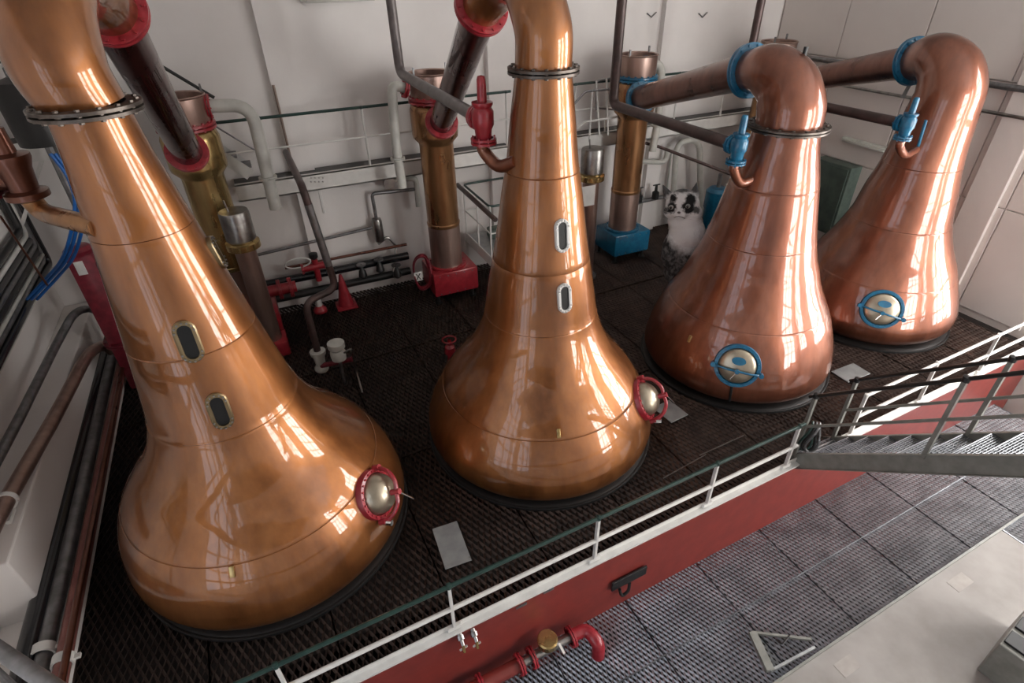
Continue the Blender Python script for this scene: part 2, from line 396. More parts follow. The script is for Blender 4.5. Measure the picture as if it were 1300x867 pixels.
for k in (1, 2, 3, 4):
    mat = 'cop_wash' if k < 3 else 'cop_spirit'
    root = thing('pot_still', LAB[k], 'still', AX[k], 'copper pot stills')
    pr = smooth_prof(PROF[k]); st = dict(root=root, prof=pr, ax=AX[k], lean=LEAN[k]); STILL[k] = st
    zN = NECK[k]; low = [p for p in pr if p[0] < zN]; hi = [p for p in pr if p[0] > zN]
    rN = rad_at(pr, zN)
    zs_ = {1: 1.02, 2: .98, 3: 1.25, 4: 1.1}[k]; rs_ = rad_at(pr, zs_)
    low = sorted(low+[(zs_-.012, rad_at(pr, zs_-.012)), (zs_, rs_-.006), (zs_+.012, rad_at(pr, zs_+.012))])
    MB().lathe([(.0, low[0][1]-.02)]+low[1:]+[(zN-.01, rad_at(pr, zN-.01)), (zN, rN-.004)], AX[k], n=96, lean=(LEAN[k], 0)).build('pot', mat, root)
    # neck made of rings with fine seams
    seams = {1: (3.0, 4.1), 2: (2.9, 4.0), 3: (3.2,), 4: (3.0,)}[k]
    prof = [(zN, rN-.004), (zN+.01, rad_at(pr, zN+.01)+.004)]
    for z, r in hi:
        prof.append((z, r))
        for sm in seams:
            if z < sm <= z+.12 and not any(abs(sm-q[0]) < .02 for q in prof):
                rs = rad_at(pr, sm); prof += [(sm-.008, rs+.002), (sm, rs-.006), (sm+.008, rs+.002)]
    prof.sort()
    MB().lathe(prof, AX[k], n=96, lean=(LEAN[k], 0)).build('neck', mat, root)
    # skirt at the floor
    r0 = PROF[k][0][1]
    MB().lathe([(-.01, r0+.23), (.02, r0+.23), (.035, r0+.20), (.03, r0+.10), (.035, r0-.05)], AX[k], n=96).build('floor_skirt', 'rubber', root)
    MB().lathe([(-.012, r0+.26), (.030, r0+.26), (.034, r0+.25), (.030, r0+.23)], AX[k], n=96).build('floor_ring', 'rubber', root)

def flange(root, c, d, r, th, mat, nb, boltmat='steel', name='flange'):
    d = V(d).normalized(); mb = MB()
    for s in (-1, 1):
        mb.lathe([(s*th*.5-th*.38, r*.72), (s*th*.5-th*.38, r-.01), (s*th*.5-th*.30, r), (s*th*.5+th*.30, r), (s*th*.5+th*.38, r-.01), (s*th*.5+th*.38, r*.72)], c, d, 40)
    f = mb.build(name, mat, root)
    if nb: MB().bolts(c, d, r*.9, nb, r*.042+.004, th*2.5).build('bolts', boltmat, f)
    return f
# neck collars on stills 1-3
for k, rr, nb in ((1, .40, 16), (2, .385, 16), (3, .56, 18)):
    zt = PROF[k][-1][0]; c = AX[k]+V((LEAN[k]*zt, 0, zt))
    flange(STILL[k]['root'], c, (0, 0, 1), rr, .042, 'collar', nb, 'collar', 'neck_collar')

# swan necks + lyne arms
ARM = {}
c1 = AX[1]+V((LEAN[1]*5.1, 0, 5.1))
ARM[1] = dict(path=[c1, c1+V((-.07, .02, .35)), c1+V((-.03, .35, .78)), c1+V((.12, .75, .86)), fy(138, 12, 7.1)], r=[.295, .33, .34, .30, .25], end=V((-.86, 9.85, 3.7)), ar=.215, col='red')
c2 = AX[2]+V((0, 0, 5.05))
ARM[2] = dict(path=[c2, c2+V((0, .03, .40)), c2+V((-.03, .36, .80)), c2+V((-.09, .80, .80)), fy(611, 10, 7.1)], r=[.305, .30, .29, .27, .24], end=V((3.2, 9.95, 3.66)), ar=.205, col='red')
c3 = AX[3]+V((0, 0, 4.0))
ARM[3] = dict(path=[c3, c3+V((0, .02, .22)), c3+V((-.02, .17, .50)), c3+V((-.08, .45, .655)), fy(952, 90, 6.75)], r=[.45, .45, .42, .36, .29], end=fy(812, 125, 9.95), ar=.235, col='blue')
c4 = AX[4]+V((LEAN[4]*3.85, 0, 3.85))
ARM[4] = dict(path=[c4-V((0, 0, .06)), c4+V((.03, .02, .30)), c4+V((.05, .18, .58)), c4+V((.06, .46, .72)), fy(1160, 78, 6.75)], r=[.52, .49, .45, .38, .30], end=V((11.42, 9.95, 3.62)), ar=.235, col='blue')
ALAB = {1: 'dark copper lyne arm with red flanges running behind the still by the left wall', 2: 'dark copper lyne arm with red flanges sloping down to the red-based condenser',
        3: 'brown copper lyne arm with blue flanges ending at the blue-based condenser', 4: 'brown copper lyne arm running from the collarless still, blue flange at its start'}
for k, a in ARM.items():
    pts = bez(a['path'], 8); n = len(pts); rs = []
    for i in range(n):
        t = i/(n-1)*(len(a['r'])-1); j = min(int(t), len(a['r'])-2); rs.append(a['r'][j]+(a['r'][j+1]-a['r'][j])*(t-j))
    mat = 'cop_wash' if k < 3 else 'cop_spirit'; root = STILL[k]['root']
    MB().tube(pts, rs, 40, caps=False).build('swan_neck', mat, root)
    p0 = a['path'][-1]; p1 = a['end']; d = (p1-p0).normalized()
    dn = (pts[-1]-pts[-2]).normalized(); df = (d+dn).normalized()
    ro = thing('lyne_arm', ALAB[k], 'pipe', p1)
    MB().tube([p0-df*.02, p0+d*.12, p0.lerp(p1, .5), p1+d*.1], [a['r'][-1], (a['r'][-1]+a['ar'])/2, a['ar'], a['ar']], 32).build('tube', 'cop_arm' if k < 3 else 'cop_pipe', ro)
    flange(ro, p0, df, a['r'][-1]+.085, .05, a['col'], 14, a['col'])
    if k != 4: flange(ro, p1-d*.05, d, a['ar']+.085, .045, a['col'], 14, a['col'])
    if k == 3:
        q = pts[int(n*.52)]; MB().tube([q+V((.10, -.12, .36)), q+V((.10, -.12, .47))], .03, 10).build('lifting_eye', 'black', root)

# sight windows (obround frames)
def sight(k, x, y, h, wd, fmat, gl='glass_dark'):
    st = STILL[k]; p, nrm, a, z = hit(st, x, y); r_, u_, n_ = disc_frame(nrm)
    def ob(hw, hh, m=10):
        out = []
        for i in range(2*m+2):
            t = math.pi*i/m if i <= m else math.pi*(i-1)/m
            sy = 1 if i <= m else -1
            out.append((hw*math.cos(t), hw*math.sin(t)+sy*(hh-hw)))
        return out
    o1, o2 = ob(wd/2, h/2), ob(wd*.30, h/2-wd*.2); N = len(o1)
    mb = MB(); vs = []; e0, e1 = -.05, .035
    for pts, e in ((o1, e0), (o1, e1-.01), (ob(wd/2-.012, h/2-.012), e1), (o2, e1), (o2, -.005)):
        for q in pts: vs.append(p+r_*q[0]+u_*q[1]+n_*e)
    fs = [(i*N+j, i*N+(j+1) % N, (i+1)*N+(j+1) % N, (i+1)*N+j) for i in range(4) for j in range(N)]
    mb.add(vs, fs); f = mb.build('sight_window', fmat, st['root'])
    g = MB(); g.add([p+r_*q[0]+u_*q[1]+n_*.012 for q in o2], [tuple(range(N))]); g.build('pane', gl, f, smooth=False)
    b = MB()
    for q in ob(wd*.41, h/2-wd*.09, 6)[::1]: b.cyl(p+r_*q[0]+u_*q[1]+n_*(e1-.01), p+r_*q[0]+u_*q[1]+n_*(e1+.014), wd*.05, 6)
    b.build('bolts', 'steel' if fmat == 'brass_old' else 'chrome', f)
sight(1, 239, 433, .42, .20, 'brass_old'); sight(1, 279, 521, .40, .20, 'brass_old'); sight(1, 273, 321, .34, .17, 'brass_old')
sight(2, 713, 299, .40, .185, 'white'); sight(2, 716, 378, .38, .185, 'white')

# name plates / small brass tags
for k, x, y in ((1, 295, 725), (2, 709, 550), (3, 876, 430)):
    p, n, a, z = hit(STILL[k], x, y); r_, u_, n_ = disc_frame(n)
    Rm = Matrix((r_, u_, n_)).transposed()
    t = MB().bevbox(p+n_*.01, (.05, .12, .03), .008, mat=Rm).build('tag_plate', 'brass', STILL[k]['root'])

# manways
def manway(k, x, y, r, col, ang_open):
    st = STILL[k]; p, nrm, a, z = hit(st, x, y); r_, u_, n_ = disc_frame(nrm); root = st['root']; red = col == 'red'
    m = MB().lathe([(-.12, r*1.0), (.03, r*1.0), (.045, r*.98), (.05, r*.84), (.03, r*.82), (-.02, r*.81)], p, n_, 44).build('manway_ring', col, root)
    MB().bolts(p+n_*.05, n_, r*.90, 22, .013, .024).build('bolts', col, m)
    hh = .20 if red else .085
    prof = [(.02, r*.80)]+[(.03+hh*math.sin(t), r*.80*math.cos(t)+.001) for t in [i*math.pi/2/9 for i in range(10)]]
    dome = plabel(MB().lathe(prof, p, n_, 40).build('manway_door', 'dome', root), 'domed metal manway door')
    if not red:
        e0 = p+u_*r*.30+n_*(hh*1.14+.022); vs = [e0+r_*(.30*r*math.cos(t))+u_*(.17*r*math.sin(t))+n_*hh*(.03 - .22*math.sin(t)) + n_*q for q in (-.02, .014) for t in [i*math.pi/10 for i in range(20)]]
        MB().add(vs, [tuple(range(20, 40))]+[(i, (i+1) % 20, 20+(i+1) % 20, 20+i) for i in range(20)]).build('badge', 'blue', dome)
    dx = r_*math.cos(ang_open)+u_*math.sin(ang_open); off = .30 if red else .14
    c = p+n_*off-u_*r*(.05 if red else .16); e_ = r*1.04
    bar = MB().tube(bez([c-dx*e_-n_*(off-.05), c-dx*e_*.8-n_*off*.3, c-dx*e_*.4, c, c+dx*e_*.4, c+dx*e_*.8-n_*off*.3, c+dx*e_-n_*(off-.05)], 5), .026 if red else .017, 8).build('clamp_bar', col, root)
    for s in (-1, 1): MB().cyl(c+dx*s*e_-n_*(off-.01), c+dx*s*e_-n_*(off-.10), .038, 10).build('hinge_lug', col, bar)
    MB().cyl(c-n_*(off*.3), c+n_*.05, .035, 12).build('hub', col, bar)
    if red:
        MB().tube([c+n_*.03, c+n_*.05-u_*.24+r_*.10], .013, 8).build('handle', 'chrome', bar)
        MB().cyl(c-dx*e_-n_*(off-.02), c-dx*e_-n_*(off-.16)-u_*.04, .035, 10).build('locking_nut', 'chrome', bar)
    else: MB().tube([c+n_*.03, c+n_*.04-u_*.13-r_*.08], .009, 8).build('handle', 'chrome', bar)
    return p, n_
M['dome'] = paint('dome_metal', (.52, .45, .34), (.42, .36, .27), .3, .75, 6, .3)
manway(1, 476, 627, .30, 'red', R(50))
manway(2, 816, 507, .30, 'red', R(58))
manway(3, 936, 464, .345, 'blue', R(-4))
st = STILL[3]; pts = []
for yy in (490, 500, 508, 514):
    h_ = hit(st, 929-(yy-490)*.15, yy)
    if h_: pts.append(h_[0]+h_[1]*.006)
MB().tube(pts, .022, 6).build('drain_strip', 'black', st['root'])
manway(4, 1119, 392, .345, 'blue', R(-10))

# ================================================================== SAFETY VALVES AND VENT PIPES
def safety_valve(k, x, y, Y, col, target, hgt=.55):
    c = fy(x, y, Y); st = STILL[k]; lab = {2: 'red safety valve on a copper elbow at the neck of the second wash still',
        3: 'blue safety valve on a copper elbow at the neck of the still beside the cat', 4: 'blue safety valve on a copper elbow at the collarless still'}[k]
    root = thing('safety_valve', lab, 'valve', c-V((0, 0, hgt*.5)), 'safety valves on the stills')
    s = hgt/.55
    MB().lathe([(-.22*s, .06*s), (-.2*s, .09*s), (-.1*s, .10*s), (-.05*s, .125*s), (.09*s, .125*s), (.13*s, .10*s), (.16*s, .12*s), (.19*s, .12*s)], c, (0, 0, 1), 24, cap1=True).build('body', col, root)
    MB().lathe([(.19*s, .055*s), (.42*s, .05*s), (.45*s, .04*s), (.46*s, .001)], c, (0, 0, 1), 16).build('bonnet', col, root)
    flange(root, c-V((0, 0, .23*s)), (0, 0, 1), .15*s, .04*s, col, 8, col)
    flange(root, c+V((0, .14*s, 0)), (0, 1, 0), .14*s, .05*s, col, 8, col, 'side_flange')
    cc = c-V((0, 0, .25*s)); tgt = target
    MB().tube(bez([cc, cc-V((0, 0, .10)), cc.lerp(tgt, .45)-V((0, 0, .17)), tgt], 6), .075*s, 16).build('elbow', 'cop_spirit', root)
    return c
def neck_pt(k, x, y):
    p, n, a, z = hit(STILL[k], x, y); return p-n*.04
v2 = safety_valve(2, 613, 152, 6.15, 'red', neck_pt(2, 652, 205))
v3 = safety_valve(3, 938, 186, 5.85, 'blue', neck_pt(3, 952, 228), .50)
v4 = safety_valve(4, 1152, 158, 5.45, 'blue', neck_pt(4, 1163, 190), .46)
def vent(label, start, corner, top, r, mat, second=None):
    pts = [start, corner, top]
    mb = MB().tube(elbow(pts, .18), r, 14); return tag(mb.build('vent_pipe', mat), label, 'pipe')
c = fx(508, 93, v2.x); t = fy(496, 0, c.y)
vent('grey vent pipe rising from the red safety valve toward the roof', v2+V((0, .16, 0)), c, c+(t-c)*3.0, .075, 'pipe_grey')
c = fx(778, 133, v3.x); vent('dark brown vent pipe from the blue valve of the still beside the cat', v3+V((0, .16, 0)), c, V((c.x+.05, c.y, ZC)), .085, 'pipe_dark')
c = fx(944, 114, v4.x); vent('dark vent pipe from the blue valve of the collarless still', v4+V((0, .16, 0)), c, V((c.x, c.y, ZC)), .075, 'pipe_dark')
# thermometer pocket on still 4
p, n, a, z = hit(STILL[4], 1172, 170)
MB().tube([p+n*.02-V((0, 0, .2)), p+n*.12+V((0, 0, .22))], .025, 8).build('thermometer_pocket', 'blue', STILL[4]['root'])

# ================================================================== CONDENSERS
def condenser(X, Y, col, label, base='box', mat='cop_cond', show_base=True, zt=4.42):
    c = V((X, Y, 0)); root = thing('condenser', label, 'condenser', c, 'shell and tube condensers by the back wall')
    MB().lathe([(.70, .325), (.9, .325), (1.62, .325)], c, n=40).build('lower_sleeve', 'cop_pale', root)
    MB().lathe([(1.60, .33), (1.62, .335), (1.66, .335), (1.68, .32), (3.2, .32), (3.24, .33), (3.34, .42), (3.40, .43), (3.82, .43), (3.90, .40), (3.94, .36)], c, n=40).build('shell', mat, root)
    flange(root, c+V((0, 0, 3.99)), (0, 0, 1), .43, .055, col, 18, col, 'top_flange')
    MB().lathe([(3.98, .36), (4.02, .375), (zt-.02, .385), (zt, .40), (zt+.015, .39), (zt, .355), (4.05, .35), (4.04, .001)], c, n=40).build('head', 'cop_pale', root)
    b = MB()
    for t in (.4, 3.6): b.box(c+V((math.cos(t)*.38, math.sin(t)*.38, zt+.05)), (.03, .03, .14))
    b.build('lifting_lugs', 'dull_steel', root)
    if show_base:
        MB().bevbox(c+V((.05, .02, .44)), (.98, .86, .52), .035).build('base_tank', col, root)
        flange(root, c+V((0, 0, .72)), (0, 0, 1), .41, .03, col, 20, col, 'base_flange')
        bb = MB()
        for i in range(5):
            for s in (-1, 1): bb.cyl(c+V((.05-.36+.18*i, -.40, .44+s*.20)), c+V((.05-.36+.18*i, -.43, .44+s*.20)), .012, 6)
        bb.build('bolts', 'dull_steel', root)
        for sx in (-.36, .42):
            for sy in (-.33, .36): MB().lathe([(0, .075), (.02, .075), (.03, .035), (.2, .03)], c+V((sx, sy, 0)), n=10, cap0=True).build('leg', 'black', root)
    return root, c
C1, c1_ = condenser(-.80, 10.35, 'red', 'brassy condenser with red flanges behind the still by the left wall', mat='brass')
C2, c2_ = condenser(3.22, 10.42, 'red', 'copper condenser standing on a red tank with feet')
C3, c3_ = condenser(7.62, 10.35, 'blue', 'copper condenser standing on a blue tank')
C4, c4_ = condenser(11.5, 10.4, 'blue', 'copper condenser partly hidden behind the blue-manway stills')
# nozzle + white bent cooling pipe for each condenser
def cooling(c, pts, rr, label, col, nz):
    root = thing('cooling_pipe', label, 'pipe', pts[-1], 'white cooling water pipes')
    MB().tube(elbow(pts, .42, 8), rr, 16).build('tube', 'cream', root)
    d = (pts[1]-pts[0]).normalized()
    flange(root, pts[0]+d*.02, d, rr+.08, .04, col, 8, col)
    e = pts[-1]; dd = (pts[-1]-pts[-2]).normalized(); q = e-dd*.55
    flange(root, q, dd, rr+.05, .025, 'cream', 0)
Yp = 10.35
cooling(c1_, [fy(262, 135, Yp), fy(318, 133, Yp), fy(340, 225, Yp-.05), fy(350, 265, Yp-.05)], .10, 'white bent cooling pipe on the brassy condenser', 'red', 0)
cooling(c2_, [fy(516, 112, Yp+.05), fy(497, 108, Yp+.05), fy(503, 190, Yp), fy(511, 238, Yp)], .085, 'white bent cooling pipe on the condenser with the red tank', 'red', 0)
cooling(c3_, [fy(818, 82, Yp+.1), fy(840, 80, Yp+.1), fy(836, 150, Yp+.1), fy(828, 192, Yp+.1)], .085, 'white bent cooling pipe on the condenser with the blue tank', 'blue', 0)

# ================================================================== PLATFORM ALONG THE BACK WALL
ZD, YD = 2.80, 10.84
def platform(x0, x1, label, posts, railz=1.08, name='platform'):
    root = thing(name, label, 'platform', ((x0+x1)/2, YD+.5, ZD))
    MB().box(((x0+x1)/2, (YD+.12+YB)/2, ZD-.02), (x1-x0, YB-YD-.14, .03)).build('deck', 'black', root, smooth=False)
    mb = MB().box(((x0+x1)/2, YD+.03, ZD-.12), (x1-x0, .02, .30)); mb.box(((x0+x1)/2, YD+.07, ZD+.02), (x1-x0, .1, .02)); mb.box(((x0+x1)/2, YD+.07, ZD-.26), (x1-x0, .1, .02))
    mb.build('edge_beam', 'white', root, smooth=False)
    for x in posts:
        p = MB().cyl((x, YD+.06, ZD), (x, YD+.06, ZD+railz), .022, 10).build('rail_post', 'white', root)
        MB().lathe([(-.03, .001), (-.025, .035), (.02, .035), (.03, .001)], (x, YD+.06, ZD+railz), n=10).build('rail_ball', 'green_dark', p)
    MB().cyl((x0, YD+.06, ZD+railz), (x1, YD+.06, ZD+railz), .026, 10).build('handrail', 'green_dark', root)
    MB().cyl((x0, YD+.06, ZD+railz*.52), (x1, YD+.06, ZD+railz*.52), .018, 10).build('mid_rail', 'white', root)
    return root
xa = fy(262, 240, YD).x
pl = platform(-.40, 5.0, 'white edged platform with green handrail along the back wall', [.29, 2.02, 3.55, 4.9])
b = MB()
for i in range(4):
    for j in range(2):
        p = fy(395+i*5, 226+j*5, YD); b.cyl((p.x, YD+.0, p.z), (p.x, YD+.03, p.z), .012, 6)
b.build('bolts', 'steel', pl)
xr0 = fy(757, 170, YD).x
pl2 = platform(6.45, 12.3, 'white edged platform with handrail behind the blue-trimmed stills', [6.5, 7.3, 9.2, 10.6, 12.1])
# brackets under the platform
for px, lb in (((388, 240), 'white bracket under the back platform beside the service pipe'), ((405, 240), 'white bracket under the back platform below the bolted joint'), ((560, 215), 'white bracket under the back platform behind the red-tank condenser')):
    p = fy(px[0], px[1], YD+.1)
    tag(MB().bevbox((p.x, YD+.1, ZD-.50), (.05, .07, .50), .006).build('platform_bracket', 'white'), lb, 'bracket', 'brackets under the platform')
# steel column under the platform down to floor
p = fy(384, 240, YD+.15)
# stair up from the platform, far left
rt = thing('platform_stair', 'white stair rising from the back platform behind the brassy condenser', 'stair', (-.6, 10.9, ZD))
p0, p1 = fy(318, 222, 10.9), fy(268, 190, 10.9)
dd = (p1-p0); dd.y = 0
MB().bar(V((p0.x, 10.90, p0.z)), V((p0.x, 10.90, p0.z))+dd*2.6, .03, .2).build('stringer', 'white', rt, smooth=False)
MB().bar(V((p0.x, 11.32, p0.z)), V((p0.x, 11.32, p0.z))+dd*2.6, .03, .2).build('stringer', 'white', rt, smooth=False)
for i in range(7):
    q = V((p0.x, 11.11, p0.z+.06))+dd*(.15+.38*i); MB().box(q, (.26, .40, .03)).build('tread', 'dull_steel', rt, smooth=False)
p0, p1 = fy(272, 124, 10.9), fy(195, 78, 10.9)
MB().cyl(p0, p0+(p1-p0)*2.2, .026, 10).build('handrail', 'black', rt)
p0b, p1b = fy(326, 192, 10.9), fy(268, 157, 10.9)
MB().cyl(p0b, p0b+(p1b-p0b)*2.4, .014, 8).build('mid_rail', 'dull_steel', rt)

# ================================================================== FRONT RAIL ON THE FASCIA
rail = thing('guard_rail', 'low guard rail with green top rail and white mid rail on the red fascia', 'railing', fas(2, 0))
xs = [-.95, .72, 2.53, 4.3, 5.75]
def railx(xs, root, x0, x1, top):
    for x in xs:
        p = MB().bar(fas(x, .03, .03), fas(x, .80, .03), .045, .03, (1, 0, 0)).build('rail_post', 'white', root, smooth=False)
        MB().bevbox(fas(x, .05, .03), (.16, .05, .06), .008, TH).build('foot_bracket', 'white', p, smooth=False)
        MB().lathe([(.78, .03), (.83, .03), (.84, .001)], fas(x, 0, .03), n=10).build('cap', top, p)
    MB().cyl(fas(x0, .80, .03), fas(x1, .80, .03), .024, 10).build('top_rail', top, root)
    MB().cyl(fas(x0, .40, .03), fas(x1, .40, .03), .026, 10).build('mid_rail', 'white', root)
railx(xs, rail, -3.0, 5.85, 'green_dark')
rail2 = thing('guard_rail', 'white guard rail with two bars, the upper whitened as if brightly lit, on the red fascia beyond the steel stair', 'railing', fas(9, 0))
railx([7.1, 8.75, 10.4, 12.0], rail2, 7.1, 12.2, 'white')  # top rail coloured white to imitate bright light on dark green paint

# things on the fascia: drain cocks, junction plate, pipe with valves
for x in ((582, 803, 1), (599, 799, 2)):
    p = fas(0, 0); q = fy(x[0], x[1], 3.28)
    r_ = thing('drain_cock', 'drain cock on the red fascia right under the rail post' if x[2] == 1 else 'drain cock on the red fascia beside the one under the rail post', 'valve', q, 'drain cocks on the fascia')
    yy = YFAS(q.x)-.05
    MB().lathe([(0, .028), (.05, .028), (.055, .04), (.10, .04), (.105, .02), (.16, .02)], (q.x, yy+.02, q.z+.05), (0, -1, -.5), 10, cap1=True).build('body', 'steel', r_)
    MB().cyl((q.x, yy-.10, q.z-.02), (q.x, yy-.14, q.z-.12), .018, 8).build('spout', 'brass', r_)
    MB().bar((q.x-.04, yy-.10, q.z-.13), (q.x+.05, yy-.10, q.z-.10), .02, .015).build('lever', 'white', r_)
q = fy(790, 737, 3.30)
bp = thing('junction_plate', 'black plate with a bracket on the red fascia', 'plate', q)
MB().bevbox((q.x+.1, YFAS(q.x)-.09, q.z), (.55, .03, .17), .008, TH).build('plate', 'black', bp, smooth=False)
MB().tube(elbow([(q.x-.05, YFAS(q.x)-.11, q.z-.12), (q.x-.02, YFAS(q.x)-.14, q.z-.26), (q.x+.08, YFAS(q.x)-.14, q.z-.2), (q.x+.1, YFAS(q.x)-.11, q.z-.08)], .05), .022, 8).build('bracket', 'black', bp)
# slot handles along the kerb
for px, lb in (((660, 765), 'small slot plate on the red fascia nearer the drain cocks'), ((695, 747), 'small slot plate on the red fascia nearer the black junction plate')):
    q = fy(px[0], px[1], 3.31)
    tag(MB().bevbox((q.x, YFAS(q.x)-.062, q.z), (.14, .02, .035), .006, TH).build('slot_plate', 'dull_steel'), lb, 'plate', 'slot plates on the fascia')
# red pipe with flanges and valve below the fascia
zp = ZLOW+.28
a0, a1 = fz(520, 862, zp), fz(762, 800, zp)
def low(x, y): return fz(x, y, zp)
pp = thing('red_drain_pipe', 'red pipe with flanges lying along the foot of the red fascia', 'pipe', low(690, 830)-V((0, 0, .2)))
A_, B_, C_ = low(600, 867), low(690, 832), low(735, 806)
yl = B_.y
def rp(x): return V((x, YFAS(x)-.26, zp))
xA, xB, xC, xD = low(560, 880).x, low(665, 842).x, low(705, 818).x, low(745, 800).x
MB().cyl(rp(xA-2.0), rp(xB), .085, 16).build('tube', 'fascia', pp)
MB().cyl(rp(xB), rp(xC+.3), .06, 16).build('spool', 'steel', pp)
MB().tube(elbow([rp(xC+.25), rp(xD), rp(xD)+V((.05, -.22, 0)), rp(xD)+V((.05, -.24, -.27))], .15), .082, 16).build('bend', 'red', pp)
for x in (xA+.1, xA+.45, xB-.05, xB+.12, xC+.22): flange(pp, rp(x), (1, .03, 0), .135, .03, 'red', 8, 'red')
gv = thing('gauge_head', 'round steel valve head on the red drain pipe', 'valve', rp(xC-.12))
MB().lathe([(.05, .05), (.14, .05), (.15, .12), (.24, .125), (.26, .11), (.265, .001)], rp(xC-.12), n=24).build('head', 'brass', gv)
MB().bar(rp(xC-.02)+V((.03, -.05, .12)), rp(xC-.02)+V((.05, -.16, .05)), .03, .02).build('lever', 'chrome', gv)

# ================================================================== STEEL STAIR (right)
sx0, sx1 = 6.0, 6.78; sl = .906; y0s, z0s = 3.58, .0
def sp(x, t, dz=0): return V((x, y0s-t, z0s+sl*t+dz))
stair = thing('steel_stair', 'grey painted steel stair with black handrails rising from the still floor', 'stair', (6.4, 3.6, 0))
L = 4.6
for x in (sx0, sx1):
    mb = MB(); nrm = V((0, sl, 1)).normalized()
    mb.bar(sp(x, 0, -.1), sp(x, L, -.1), .02, .23); mb.bar(sp(x+.0, 0, .045), sp(x, L, .045), .06, .012); mb.bar(sp(x, 0, -.24), sp(x, L, -.24), .06, .012)
    mb.build('stringer', 'grey_paint', stair, smooth=False)
    for i, t in enumerate((.06, 1.45, 2.9, 4.3)):
        MB().bar(sp(x, t, 0), sp(x, t, 1.10), .045, .045, (1, 0, 0)).build('rail_post', 'grey_paint', stair, smooth=False)
    h = MB().cyl(sp(x, -.02, 1.12), sp(x, L, 1.12), .024, 10).build('handrail', 'black', stair)
    for t in (.06, 1.45, 2.9): MB().lathe([(-.04, .001), (-.03, .04), (.03, .04), (.04, .001)], sp(x, t, 1.12), n=10).build('rail_joint', 'black', h)
    MB().cyl(sp(x, .05, .57), sp(x, L, .57), .02, 10).build('mid_rail', 'grey_paint', stair)
mb0 = MB(); tw = sx1-sx0-.04; mb0.box((0, 0, 0), (tw, .012, .03))
for i in range(9): mb0.box((0, -.02-.025*i, 0), (tw, .006, .026))
for i in range(12): mb0.box((-tw/2+tw*i/11, -.115, -.004), (.006, .22, .02))
tr0 = None
for i in range(20):
    t = .12+.23*i; q = V(((sx0+sx1)/2, y0s-t+.08, z0s+sl*t-.04))
    if tr0 is None: tr0 = MB(); tr0.v = [v+q for v in mb0.v]; tr0.f = mb0.f; tr0 = tr0.build('tread', 'grating_lit', stair, smooth=False); q00 = q
    else:
        o = tr0.copy(); COL.objects.link(o); o.parent = stair; o.location = q-q00

# ================================================================== FLOOR DETAILS
for (px, py, sx, sy, rz, lb) in ((573, 691, .33, .62, -.06, 'flat steel cover plate on the grating beside the left-wall still'), (1080, 473, .55, .34, .0, 'pale steel cover plate on the grating between the blue-manway stills'), (851, 522, .36, .42, .1, 'dark grey cover plate on the grating under the red manway')):
    p = fz(px, py, .02)
    r_ = thing('cover_plate', lb, 'plate', p)
    MB().bevbox(p, (sx, sy, .014), .004, rz).build('sheet', 'plate', r_, smooth=False)
    b = MB()
    for u in (-1, 1):
        for v_ in (-1, 1): b.cyl(p+V((u*sx*.42, v_*sy*.44, .0)), p+V((u*sx*.42, v_*sy*.44, .012)), .012, 8)
    b.build('screws', 'steel', r_)

# ================================================================== BACK WALL FITTINGS
def pipe(name, pts, r, mat, label, rad=.12, n=12, cat='pipe', group=None):
    return tag(MB().tube(elbow(pts, rad), r, n).build(name, mat), label, cat, group)
q = fy(432, 2, YB-.1)
fx_ = thing('fluorescent_lamp', 'unlit fluorescent batten lamp mounted high on the back wall', 'lamp', (q.x, YB-.08, q.z))
MB().bevbox((q.x, YB-.06, q.z+.07), (1.28, .12, .10), .01).build('housing', 'lamp_white', fx_, smooth=False)
MB().bevbox((q.x, YB-.10, q.z+.02), (1.16, .16, .05), .015).build('diffuser', 'cream', fx_)
q = fy(719, 55, YB-.02)
es = thing('exit_sign', 'small green running-man exit sign on the back wall', 'sign', q)
MB().bevbox((q.x+.05, YB-.015, q.z), (.22, .02, .14), .004).build('board', 'exit_green', es, smooth=False)
mb = MB(); mb.bar((q.x+.0, YB-.028, q.z-.03), (q.x+.10, YB-.028, q.z-.03), .01, .012); mb.bar((q.x+.05, YB-.028, q.z-.03), (q.x+.05, YB-.028, q.z+.05), .01, .02, (0, 1, 0))
mb.build('arrow', 'white', es, smooth=False)
for px, lb in ((827, 'dark V shaped hook on the back wall above the blue condenser'), (892, 'dark V shaped hook on the back wall beside the corner pilaster')):
    q = fy(px, 22, YB-.03)
    tag(MB().tube([q+V((-.12, 0, .08)), q, q+V((.12, 0, .09))], .012, 6).build('wall_hook', 'dull_steel'), lb, 'hook')
q0, q1 = fy(347, 108, YB-.17), fy(370, 205, YB-.17)
pipe('conduit', [q0, q1], .022, 'cardboard', 'thin brown conduit running down the wall above the platform')
YW = YB-.18
pipe('wall_pipe', [fy(300, 330, YW), fy(472, 289, YW)], .03, 'dull_steel', 'thin grey pipe along the wall ending at the steam trap')
q = fy(480, 292, YW)
stp = thing('steam_trap', 'grey cylindrical steam trap on thin pipework below the platform', 'trap', q-V((0, 0, .3)))
MB().lathe([(-.27, .03), (-.25, .09), (-.2, .105), (.2, .105), (.25, .09), (.27, .03)], q, n=20, cap0=True, cap1=True).build('body', 'steel', stp)
MB().tube(elbow([q+V((0, 0, .25)), fy(472, 246, YW), fy(528, 240, YW)], .08), .035, 10).build('riser', 'dull_steel', stp)
MB().tube(elbow([fy(480, 310, YW), fy(492, 300, YW), fy(503, 312, YW), fy(500, 345, YW-.2)], .08), .028, 10).build('outlet', 'steel', stp)
